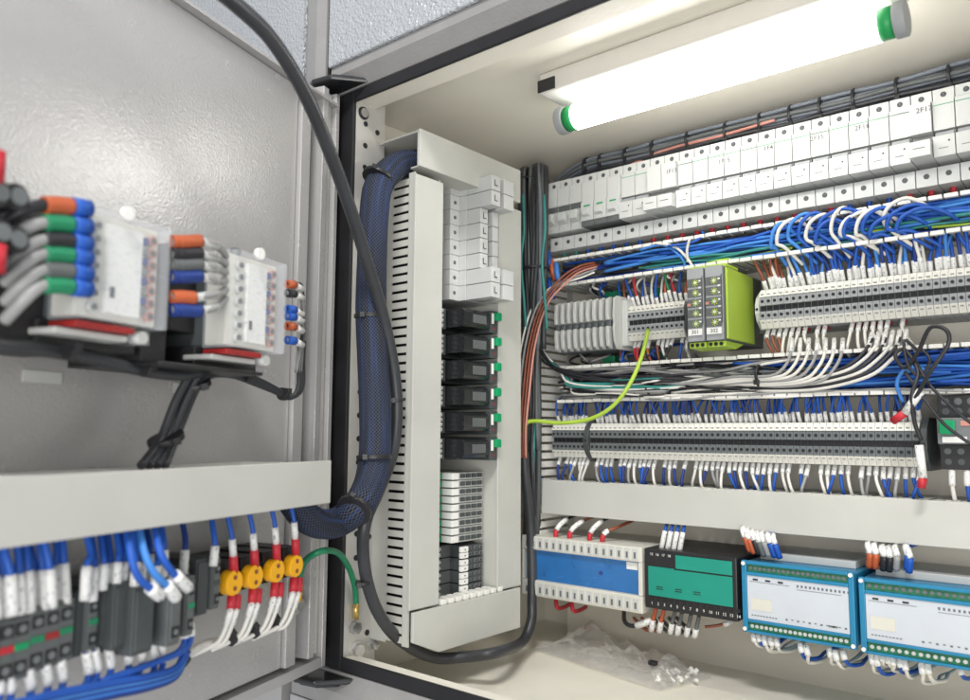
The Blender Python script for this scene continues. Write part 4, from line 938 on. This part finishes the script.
# blue wires dropping from the door duct into the contact blocks
xs = [(-6, 1), (3, 0), (10, 1), (18, 0), (27, 1), (34, 0), (42, 1), (49, 0), (56, 1), (63, 0)]
for i, (u, q) in enumerate(xs):
    bot = 618-u*.13*1.5; o_ = .052+rnd(-.004, .008)
    A = PD(u+3, bot-1, o_); B_ = PD(u+1, bot-38-rnd(0, 5), o_); 
    wire([A, B_, PD(u-3+rnd(-3, 3), bot-66, o_-.004), PD(u-8+rnd(-4, 4), 520-u*.12, o_-.012)], .0018, 'blue', 'blue wire with long white sleeve entering the lit contact block row', 'blue wires above the lit contact blocks', [(A, B_, 'sleeve')], name='door_wire', n=10, sr=1.42)
for i, (u, v, l, k) in enumerate(((85, 600, 34, .06), (92, 601, 34, .055), (102, 590, 26, .055), (108, 589, 26, .05), (116, 588, 26, .055), (122, 588, 26, .052), (134, 592, 30, .06), (141, 592, 30, .055), (155, 588, 22, .062), (162, 590, 40, .06), (148, 584, 30, .05), (183, 574, 24, .048), (213, 566, 20, .052))):
    A = PD(u, v, k); B_ = PD(u+2, v-l, k); 
    wire([A, B_, PD(u+3+rnd(-3, 3), v-l-14, k-.003), PD(u-4, 527-u*.12, k-.015)], .0018, 'blue' if i != 11 else 'dblue', 'blue wire with white marker sleeve entering the darker contact blocks', 'blue wires above the darker contact blocks', [(A, B_, 'sleeve')], name='door_wire', n=10, sr=1.5)
for (pp, L) in (([(176, 598), (166, 585), (154, 573), (144, 552), (138, 520)], 'longest'), ([(188, 588), (175, 575), (165, 562), (158, 545), (154, 518)], 'second'), ([(160, 596), (150, 588), (137, 575), (130, 550), (126, 522)], 'third')):
    P = [PD(u, v, o_) for (u, v), o_ in zip(pp, (.078, .080, .080, .076, .058))]
    wire(P, .0020, 'lblue' if L == 'longest' else 'blue', 'bent blue wire with white sleeve in front of the bulky black blocks, %s' % L, None, [(P[0], P[1], 'sleeve')], name='door_wire', n=10, sr=1.7)
for i, (u, v) in enumerate(((-5, 672), (6, 671), (26, 668), (43, 664), (58, 660), (84, 652), (92, 650), (106, 646), (124, 642), (137, 640), (150, 642), (158, 640), (180, 616), (186, 614))):
    o_ = .052; A = PD(u+2, v, o_); B_ = PD(u+5, v+22, o_)
    wire([A, B_, PD(u-2, v+36, .056), PD(u-30, v+48, .058), PD(u-80, v+66, .058)], .0018, 'blue', 'blue wire with white sleeve hanging below the door contact blocks', 'blue wires below the door contact blocks', [(A, B_, 'sleeve')], name='door_wire', n=10, sr=1.42)
for i in range(9):
    wire([PD(186+rnd(-2, 2), 652, .05), PD(176, 668+i, .055), PD(150, 676+i*1.4, .058), PD(110, 683+i*1.6, .06), PD(60, 693+i*1.8, .062), PD(10, 705+i*2, .064)], .0021, random.choice(['blue', 'blue', 'lblue', 'dblue']), 'bright blue wire of the thick bundle sweeping under the contact blocks', 'blue bundle under the contact blocks', name='door_wire', n=10)

# =================================================================== BLACK RELAY AT THE RIGHT
t = thing('socket_relay', 'black relay in a socket with a green button beside the long lower terminal row', 'relay', (-.1105, .79, .002))
m = MB(); m.box(-.019, .019, -.050, 0, -.029, .030, 'black'); m.box(-.019, .019, -.066, -.0501, -.0285, -.009, 'black')
for q in range(4): m.disc((-.0135+q*.009, -.0662, -.014), .0027, 'dgrey', 'y', 10); m.disc((-.0135+q*.009, -.0662, -.0225), .0027, 'dgrey2', 'y', 10)
m.build('socket', t, .0008)
m = MB(); m.box(-.019, .019, -.066, -.0501, .013, .030, 'black')
for q in range(4): m.disc((-.0135+q*.009, -.0662, .0175), .0030, 'dgrey2', 'y', 10); m.disc((-.0135+q*.009, -.0662, .0255), .0030, 'dgrey', 'y', 10)
m.build('screw_deck', t, .0006)
m = MB(); m.box(-.0185, .0185, -.076, -.0501, -.0085, .0125, 'tdark'); m.build('relay_case', t, .0008)
MB().box(-.0165, -.0055, -.0800, -.0762, -.0005, .0105, 'btn').build('button', t, .0008)
MB().box(-.0150, .0020, -.0772, -.0762, -.0072, -.0025, 'white').build('label', t, .0002)
MB().box(-.002, .016, -.0770, -.0762, .0060, .0100, 'pink').build('label', t, .0002)
for i, x in enumerate((-.122, -.1115, -.101)):
    drop(x, -.0275, .725, x+rnd(-.002, .002), -.053, .728, 'blue' if i else 'wwire', 'white sleeved wire below the black relay', 'wires below the black relay', sl=.5, r=.0017)
# black knot of wire with two loose sleeved ends
wire([PY(899, 412, .70), PY(915, 398, .69), PY(930, 372, .682), PY(948, 345, .68), PY(946, 330, .68), PY(930, 328, .682), PY(918, 352, .69), PY(905, 368, .70), PY(895, 355, .70), PY(905, 350, .70), PY(918, 372, .695), PY(912, 395, .69), PY(914, 420, .695), PY(921, 440, .70)], .0016, 'bwire', 'black wire curled in a loop over the lower open duct with red tipped ends', None, [(PY(905, 413, .695), PY(921, 391, .69), 'sleeve'), (PY(905, 413, .695), PY(893, 421, .70), 'rwire'), (PY(919, 445, .70), PY(923, 478, .70), 'sleeve'), (PY(923, 478, .70), PY(921, 488, .70), 'rwire')], name='loose_wire', n=10, sr=2.0)
wire([PY(905, 372, .70), PY(925, 400, .69), PY(945, 425, .688), PY(975, 447, .69)], .0013, 'bwire', 'thin black wire running from the knot across the black relay', None, name='loose_wire')
wire([PY(915, 360, .70), PY(930, 385, .69), PY(955, 410, .688), PY(980, 430, .69)], .0013, 'bwire', 'second thin black wire crossing above the green button of the black relay', None, name='loose_wire')
wire([PY(917, 350, .70), PY(904, 340, .70), PY(908, 365, .695), PY(920, 376, .695), PY(930, 360, .695), PY(919, 347, .70)], .0013, 'bwire', 'short black wire coil tied at the knot over the lower open duct', None, name='loose_wire')
wire([PY(903, 402, .715), PY(897, 385, .712), PY(903, 372, .712), PY(916, 368, .716), PY(930, 372, .722)], .0016, 'lblue', 'bright blue wire bowing over the lower duct lip beside the black knot', None, name='loose_wire')

# =================================================================== BOTTOM MODULES
# 1 white housing with blue face
yF = .7005
def mod_root(name, label, cat, x0, x1, z0, z1): return thing(name, label, cat, ((x0+x1)/2, .79, z0)), (x1-x0)/2, z1-z0
a, b = PY(521, 533, .70), PY(641, 552, .70); c_, d_ = PY(521, 594, .70), PY(641, 614, .70)
t, w, h = mod_root('power_module', 'off white rail module with a transparent lid over a blue face', 'module', a.x, b.x, c_.z, a.z)
D = -.090
m = MB(); m.box(-w, w, -.070, 0, 0, h-.002, 'offwhite'); m.box(-w, w, -.0885, -.0701, 0, .0165, 'offwhite'); m.box(-w, w, -.0885, -.0701, h-.0165, h-.002, 'offwhite'); m.box(-w, -w+.0025, -.0885, -.0701, .0166, h-.0166, 'offwhite'); m.box(w-.0045, w, -.0885, -.0701, .0166, h-.0166, 'offwhite'); m.build('housing', t, .0008)
m = MB(); m.box(-w+.0026, w-.0046, -.0830, -.0702, .0167, h-.0167, 'modblue'); m.build('blue_face', t)
m = MB(); m.box(w-.020, w-.0075, -.0836, -.0831, h-.0250, h-.0180, 'white'); m.build('label', t)
m = MB(); m.disc((w*.32, -.0834, h*.50), .0022, 'dblue', 'y', 14); m.build('dial', t)
m = MB()
for (x, z) in ((w*.32, .62), (w*.22, .42), (w*.42, .40), (w*.3, .72), (-w*.4, .34), (-w*.34, .36), (w*.1, .30)): m.box(x-.0022, x+.0022, -.0834, -.0831, h*z-.0003, h*z+.0003, 'lblue')
m.build('face_print', t)
n = 16; cell = (2*w-.006)/n
for zz in (.0015, h-.0155):
    m = MB()
    for i in range(n): m.box(-w+.003+i*cell+.0012, -w+.003+(i+1)*cell-.0012, -.0892, -.0886, zz+.001, zz+.012, 'lgrey'); m.box(-w+.003+(i+.5)*cell-.0012, -w+.003+(i+.5)*cell+.0012, -.0895, -.0892, zz+.0025, zz+.0085, 'tgrey')
    m.box(-w+.003, w-.003, -.0890, -.0886, zz+.0002, zz+.0009, 'offwhite'); m.build('terminal_strip', t, .0002)
m = MB(); m.box(-w-.001, w+.001, -.0915, -.0902, .013, h-.012, 'lid'); m.box(-w-.001, w+.001, -.0902, -.060, h-.0018, h-.0006, 'lid'); m.build('clear_lid', t, .0004)
for i, (u, u2, v2) in enumerate(((556, 567, 519), (570, 583, 521), (590, 602, 521), (603, 618, 527))):
    p = PY(u, 546+i*2, .715); q = PY(u+.5, 530+i*1.5, .712); r_ = PY(u2, v2, .725)
    wire([p, q, r_, PY(u2+14, v2-6, .750), PY(u2+22, v2-12, .775)], .0017, 'brown' if i in (1, 3) else 'bwire', 'red ended wire with white sleeve on top of the blue faced module, %s' % ['leftmost', 'second', 'third', 'rightmost'][i], 'red ended wires on the blue faced module', [(p, q, 'rwire'), (q, r_ if i != 3 else lerp(q, r_, .4), 'sleeve')], name='module_wire', sr=1.6)
for i, (u, v) in enumerate(((556, 604), (572, 607))):
    wire([PY(u, v-4, .715), PY(u+1, v+3, .712), PY(u+6, v+4, .73), PY(u+14, v, .76)], .0022, 'rwire', 'short red wire curling under the blue faced module, %s' % ['left one', 'right one'][i], None, name='module_wire')
# 2 black housing with green face
a, b = PY(642, 548, .70), PY(737, 566, .70); c_ = PY(642, 606, .70)
t, w, h = mod_root('power_supply', 'black power supply with a green face between the blue faced and blue framed modules', 'power supply', a.x+.0015, b.x-.001, c_.z-.001, a.z)
m = MB(); m.box(-w, w, -.0885, 0, 0, h, 'black'); m.build('housing', t, .0010)
m = MB(); m.box(-w+.0045, w-.004, -.0893, -.0886, .0125, h*.62+.004, 'modgreen'); m.box(-w*.28, w-.004, -.0893, -.0886, h*.62+.0055, h-.0035, 'modgreen'); m.box(-w+.0045, -w*.32, -.0893, -.0886, h*.62+.0041, h*.62+.0050, 'modgreen'); m.build('green_face', t)
m = MB()
for i in range(14): m.box(-w+.006+i*.0066, -w+.0095+i*.0066, -.0891, -.0886, .0085, .0115, 'rubber')
for x in (-w*.72, -w*.3, w*.1): m.box(x, x+.007, -.0897, -.0894, .019, .0196, 'black'); m.box(x, x+.007, -.0897, -.0894, .021, .0216, 'black')
m.build('terminal_strip', t)
for i in range(14): letters(str(i+1), .0038, (-w+.0078+i*.0066, -.0889, .0050), t, 'white')
for i in range(4): letters(str(15+i), .0034, (-w+.0080+i*.0062, -.0889, h-.0050), t, 'white')
for i, u in enumerate((661, 667, 673, 679)):
    p = PY(u, 551+i, .716); q = PY(u+4, 531+i*.5, .716)
    wire([p, q, PY(u+7, 522, .735), PY(u+14, 512, .77)], .0016, 'blue', 'blue wire with white sleeve in the group of four on the green faced supply', 'blue wires on the green faced supply', [(p, q, 'sleeve')], name='module_wire', sr=1.6)
for i, (u, c) in enumerate(((656, 'orange'), (664, 'orange'), (675, 'dgrey'), (682, 'dgrey'), (691, 'dgrey'), (699, 'dgrey'))):
    p = PY(u, 608+i*1.6, .712); q = PY(u-3, 620+i*1.8, .712); r_ = PY(u-5, 630+i*1.2, .716)
    wire([p, q, r_, PY(u-12, 628, .735), PY(u-22, 618, .77)], .0019, c, '%s wire with white end curling under the green faced supply' % ('orange' if c == 'orange' else 'dark grey'), 'wires under the green faced supply', [(q, r_, 'sleeve')], name='module_wire', sr=1.5)
wire([PY(705, 627, .715), PY(720, 625, .72), PY(733, 620, .73)], .0014, 'brown', 'brown wire with white sleeve at the right underside of the green faced supply', None, [(PY(724, 625, .72), PY(734, 620, .73), 'sleeve')], name='module_wire')
wire([PY(624, 612, .735), PY(625, 622, .715), PY(634, 626, .712), PY(652, 620, .715)], .0022, 'bwire', 'black wire hooking down between the two left modules', None, [(PY(636, 626, .712), PY(652, 620, .715), 'sleeve')], name='module_wire')
# 3,4 blue framed modules
for mi_, (u0, v0, u1, v1, u2, v2, L) in enumerate(((741, 560, 855, 577, 741, 631, 'blue framed module with grey printed face, beside the green faced supply'), (858, 577, 985, 597, 858, 652, 'blue framed module with grey printed face at the right edge of the bottom row'))):
    a, b, c_ = PY(u0, v0, .70), PY(u1, v1, .70), PY(u2, v2, .70)
    x1 = b.x if mi_ == 0 else a.x+.112
    t, w, h = mod_root('input_module', L, 'module', a.x, x1-.0012, c_.z, a.z)
    m = MB(); m.box(-w, w, -.085, 0, .002, h-.002, 'pcbblue'); m.box(-w+.006, w-.006, -.060, -.001, h-.0019, h+.0045, 'lgrey')
    m.box(-w, -w+.0045, -.090, -.0851, 0, h, 'pcbblue'); m.box(w-.0045, w, -.090, -.0851, 0, h, 'pcbblue')
    m.box(-w+.0046, w-.0046, -.0905, -.0851, h-.003, h, 'pcbblue'); m.box(-w+.0046, w-.0046, -.0905, -.0851, 0, .0022, 'pcbblue')
    m.box(-w+.0046, w-.0046, -.0905, -.0851, h-.0125, h-.0095, 'pcbblue'); m.box(-w+.0046, w-.0046, -.0905, -.0851, .0092, .0115, 'pcbblue'); m.build('frame', t, .0006)
    m = MB(); m.box(-w+.0048, w-.0048, -.0892, -.0852, .0117, h-.0127, 'paperblue'); o = m.build('printed_face', t)
    m = MB(); fh = h-.0244
    for k in range(3): m.box(-w+.010+k*.011, -w+.0145+k*.011, -.0895, -.0893, h-.0165, h-.0150, 'black')
    m.box(-w+.007, -w+.042, -.0895, -.0893, h-.0178, h-.0175, 'tgrey')
    for k in range(13): m.box(w*.02+k*.0034, w*.02+k*.0034+.0016, -.0895, -.0893, h-.0180, h-.0160, 'tgrey')
    m.box(w*.02, w-.010, -.0895, -.0893, h-.0200, h-.0197, 'tgrey')
    for k in range(12): m.box(-w*.2+k*.0048, -w*.2+k*.0048+.0018, -.0895, -.0893, .0150+.0006*(k % 2), .0164, 'tgrey')
    m.box(w*.55, w*.70, -.0895, -.0893, .0150, .0165, 'tgrey'); m.box(-w+.008, -w+.026, -.0895, -.0893, .020, .030, 'offwhite')
    for k in range(9): m.box(-w+.008+k*.0026, -w+.0096+k*.0026, -.0895, -.0893, .0150, .0158, 'tgrey')
    m.build('face_print', o)
    for zz in (.0024, h-.0094):
        m = MB(); m.box(-w+.0048, w-.0048, -.0880, -.0852, zz, zz+.0065, 'pcbgreen')
        for k in range(20): m.disc((-w+.008+k*(2*w-.016)/19, -.0882, zz+.0032), .0016, 'lgrey' if zz < .01 else 'tgrey', 'y', 8)
        m.build('terminal_strip', t)
    for (x, z) in ((-w+.0022, .003), (w-.0022, .003), (w-.0022, h-.0025), (-w+.0022, h-.0025)):
        m = MB(); m.cyl((x, -.0901, z), (x, -.0915, z), .0017, 'white', 12); m.build('screw', t)
    base = [(750, 551), (754, 553), (759, 554), (764, 556), (769, 556), (775, 557), (780, 558)] if mi_ == 0 else [(869, 567), (875, 568), (883, 570), (889, 571), (896, 570), (907, 569), (909, 572)]
    cc = ['orange', 'orange', 'bwire', 'dgrey', 'gwire', 'blue', 'blue'] if mi_ == 0 else ['orange', 'orange', 'bwire', 'bwire', 'gwire', 'blue', 'blue']
    for k, ((u, v), c) in enumerate(zip(base, cc)):
        lean = -5 if mi_ == 0 else 1
        p = PY(u, v, .716); q = PY(u+lean, v-14, .712); r_ = PY(u+lean-2, v-23, .716)
        o = wire([p, q, r_, PY(u+lean+6, v-28, .74), PY(u+lean+20, v-30, .775)], .0017, 'wwire' if c != 'blue' else 'blue', '%s sleeved wire plugged into the top of the %s blue framed module' % ({'orange': 'orange', 'bwire': 'black', 'dgrey': 'dark grey', 'gwire': 'grey', 'blue': 'blue'}[c], 'left' if mi_ == 0 else 'right'), 'sleeved wires on the %s blue framed module' % ('left' if mi_ == 0 else 'right'), [(p, q, c), (q, r_, 'sleeve')], name='module_wire', sr=1.6)
    us = [(753, 636), (758, 637), (764, 638), (770, 640), (776, 641), (800, 645), (806, 647), (829, 650), (835, 652), (843, 653)] if mi_ == 0 else [(871, 655), (876, 656), (881, 657), (887, 658), (892, 659), (899, 661), (904, 662), (921, 664), (927, 665), (960, 670)]
    for k, (u, v) in enumerate(us):
        l = rnd(8, 19)
        p = PY(u, v-2, .708); q = PY(u+2, v+l*.55, .706); r_ = PY(u+5+rnd(-3, 3), v+l, .712)
        wire([p, q, r_, PY(u+12+rnd(0, 8), v+l-1, .728), PY(u+20+rnd(0, 12), v+l-7, .75), PY(u+30+rnd(0, 16), v+l-14, .775)], .0016, 'blue' if k % 4 == 1 else 'wwire', 'sleeved wire curling under the %s blue framed module' % ('left' if mi_ == 0 else 'right'), 'wires under the %s blue framed module' % ('left' if mi_ == 0 else 'right'), [(p, q, 'sleeve')], name='module_wire', sr=1.7)

# =================================================================== SIDE-WALL WIRES
for i in range(6):
    for k in range(4):
        z = RZ[i]+.0075-k*.0048
        wire([V((-.522, .5545, z)), V((-.524, .548, z+.0005)), V((-.532, .538, z-.001)), V((-.550, .530, z-.003))], .0014, 'bwire' if k % 2 else 'blue', 'short wire with white sleeve entering the left of a black side wall relay', 'wires into the side wall relays', [(V((-.521, .556, z)), V((-.5245, .545, z+.0005)), 'sleeve')], name='relay_wire', sr=1.5)
for i in range(4):
    for k in range(2):
        z = -.1110-i*.0122-k*.0055
        wire([V((-.530, .566, z)), V((-.529, .556, z)), V((-.532, .546, z-.001)), V((-.550, .535, z-.003))], .0014, 'blue' if k else 'gwire', 'sleeved wire on the left of the double terminal blocks', 'wires left of the double terminal blocks', [(V((-.529, .564, z)), V((-.530, .548, z-.0005)), 'sleeve')], name='relay_wire', sr=1.5)
        wire([V((-.528, .611, z)), V((-.526, .614, z)), V((-.535, .6165, z-.002)), V((-.555, .6165, z-.004))], .0016, 'blue' if k else 'wwire', 'sleeved wire on the right of the double terminal blocks', 'wires right of the double terminal blocks', [(V((-.528, .606, z)), V((-.526, .614, z)), 'sleeve')], name='relay_wire', sr=1.5)
for i in range(8):
    z = .2460-i*.0153
    m = MB(); m.tube([(-.545, .562, z), (-.545, .552, z-.002), (-.555, .545, z-.003)], .0022, 'red_dark', 8); m.build('relay_wire', None, 0, 'dark red wire at the left of a side wall breaker', 'wire', 'red wires at the side wall breakers')

# =================================================================== PLASTIC BAG with small parts
t = thing('plastic_bag', 'crumpled clear plastic bag lying on the cream cabinet floor', 'plastic bag', PZ(640, 665, -.233))
import math as _m
c0 = PZ(640, 665, -.233)
cor = [PZ(533, 650, -.233)-c0, PZ(578, 640, -.233)-c0, PZ(712, 678, -.233)-c0, PZ(660, 692, -.233)-c0]
def noise2(x, y):
    from mathutils import noise
    return noise.noise(V((x*4, y*4, 3.1)))*.5+(.35-abs(noise.noise(V((x*7, y*5, 7.7)))))*.5+(.3-abs(noise.noise(V((x*13, y*9, 1.7)))))*.25
N = 34; vs_ = []; fs_ = []
for lay in (1, .25):
    for i in range(N+1):
        for j in range(N+1):
            s_, r_ = i/N, j/N
            p = (cor[0]*(1-s_)+cor[3]*s_)*(1-r_)+(cor[1]*(1-s_)+cor[2]*s_)*r_
            e = min(s_, 1-s_, r_, 1-r_); env = min(1, e*5)**.7
            hgt = (.005+.034*max(0, noise2(s_*1.2, r_*1.2)+.12)+.022*_m.exp(-((s_-.12)**2+(r_-.8)**2)*22))*env*lay
            vs_.append((p.x+noise2(s_+5, r_)*.006*env, p.y+noise2(s_, r_+9)*.006*env, .0008+hgt+(.0006 if lay == 1 else 0)))
for lay in (0, 1):
    b_ = lay*(N+1)**2
    for i in range(N):
        for j in range(N):
            q = (b_+i*(N+1)+j, b_+(i+1)*(N+1)+j, b_+(i+1)*(N+1)+j+1, b_+i*(N+1)+j+1); fs_.append(q if lay == 0 else q[::-1])
mt = mat('film', (.88, .89, .89), .07, alpha=.16, spec=1.0, bump=1.0, bscale=110)
nt = mt.node_tree; out = nt.nodes['Material Output']; tr = nt.nodes.new('ShaderNodeBsdfTransparent'); tr.inputs[0].default_value = (.99, .99, .99, 1)
gl = nt.nodes.new('ShaderNodeBsdfGlossy'); gl.inputs['Roughness'].default_value = .2; gl.inputs[0].default_value = (1, 1, 1, 1); nt.links.new(nt.nodes['Bump'].outputs[0], gl.inputs['Normal'])
fr = nt.nodes.new('ShaderNodeLayerWeight'); fr.inputs[0].default_value = .25; nt.links.new(nt.nodes['Bump'].outputs[0], fr.inputs['Normal'])
ma = nt.nodes.new('ShaderNodeMath'); ma.operation = 'MULTIPLY_ADD'; ma.inputs[1].default_value = .8; ma.inputs[2].default_value = .12; ma.use_clamp = True; nt.links.new(fr.outputs[1], ma.inputs[0])
ms = nt.nodes.new('ShaderNodeMixShader'); nt.links.new(ma.outputs[0], ms.inputs[0]); nt.links.new(tr.outputs[0], ms.inputs[1]); df = nt.nodes.new('ShaderNodeBsdfDiffuse'); df.inputs[0].default_value = (.9, .9, .9, 1); m2_ = nt.nodes.new('ShaderNodeMixShader'); m2_.inputs[0].default_value = .65; nt.links.new(df.outputs[0], m2_.inputs[1]); nt.links.new(gl.outputs[0], m2_.inputs[2]); nt.links.new(m2_.outputs[0], ms.inputs[2]); nt.links.new(ms.outputs[0], out.inputs[0])
m = MB(); m.v = vs_; m.f = fs_; m.m = [m.mi('film')]*len(fs_); m.sm = [True]*len(fs_); m.build('film', t)
for i in range(24):
    q = PZ(672+rnd(-22, 26), 676+rnd(-7, 7), -.230)-c0; r_ = rnd(.0014, .0024)
    m = MB(); m.cyl((q.x, q.y, .003), (q.x+rnd(-.005, .005), q.y+rnd(-.005, .005), .004+rnd(0, .003)), r_, random.choice(['offwhite', 'white', 'marker']), 8); o = m.build('plastic_bit', None, .0004, 'cream plastic plug lying inside the clear bag', 'small part', 'small parts in the bag'); o.location = c0
q = PZ(653, 665, -.223); m = MB(); m.box(-.004, .004, -.003, .003, 0, .004, 'black'); m.build('black_clip', None, .0006, 'tiny black clip lying on the clear plastic bag', 'clip', loc=q)

# =================================================================== LIGHT, WORLD, CAMERA
w = bpy.data.worlds.new('World'); bpy.context.scene.world = w; w.use_nodes = True
bg = w.node_tree.nodes['Background']; bg.inputs[0].default_value = (.93, .96, 1, 1); bg.inputs[1].default_value = .62
def area(name, loc, target, size, sy, energy, col=(1, 1, 1)):
    l = bpy.data.lights.new(name, 'AREA'); l.shape = 'RECTANGLE'; l.size = size; l.size_y = sy; l.energy = energy; l.color = col
    o = bpy.data.objects.new(name, l); C.objects.link(o); o.location = loc
    o.rotation_euler = (V(target)-V(loc)).to_track_quat('-Z', 'Y').to_euler(); return o
area('ceiling_light', (.25, -.55, 1.35), (-.35, .5, 0), .42, .20, 25, (1, .98, .96))
area('fill_light', (.45, -.55, -.15), (-.3, .7, .15), .9, .7, 13, (1, .985, .96))  # added fill, low in front and aimed upward to brighten the interior
cd = bpy.data.cameras.new('camera'); co = bpy.data.objects.new('camera', cd); C.objects.link(co)
cd.sensor_width = 36; cd.lens = CF/970*36; cd.clip_start = .01; cd.clip_end = 50
c, s = math.cos(ROL), math.sin(ROL)
Rt = R0*c+U0*s; Up = U0*c-R0*s
co.matrix_world = Matrix(((Rt.x, Up.x, -FW.x, 0), (Rt.y, Up.y, -FW.y, 0), (Rt.z, Up.z, -FW.z, 0), (0, 0, 0, 1)))
cd.dof.use_dof = True; cd.dof.focus_distance = .72; cd.dof.aperture_fstop = 6.5
sc = bpy.context.scene; sc.camera = co
sc.render.engine = 'CYCLES'; sc.cycles.use_denoising = True; sc.cycles.transparent_max_bounces = 16; sc.cycles.max_bounces = 8
sc.view_settings.view_transform = 'Standard'; sc.view_settings.look = 'None'; sc.view_settings.exposure = -.14
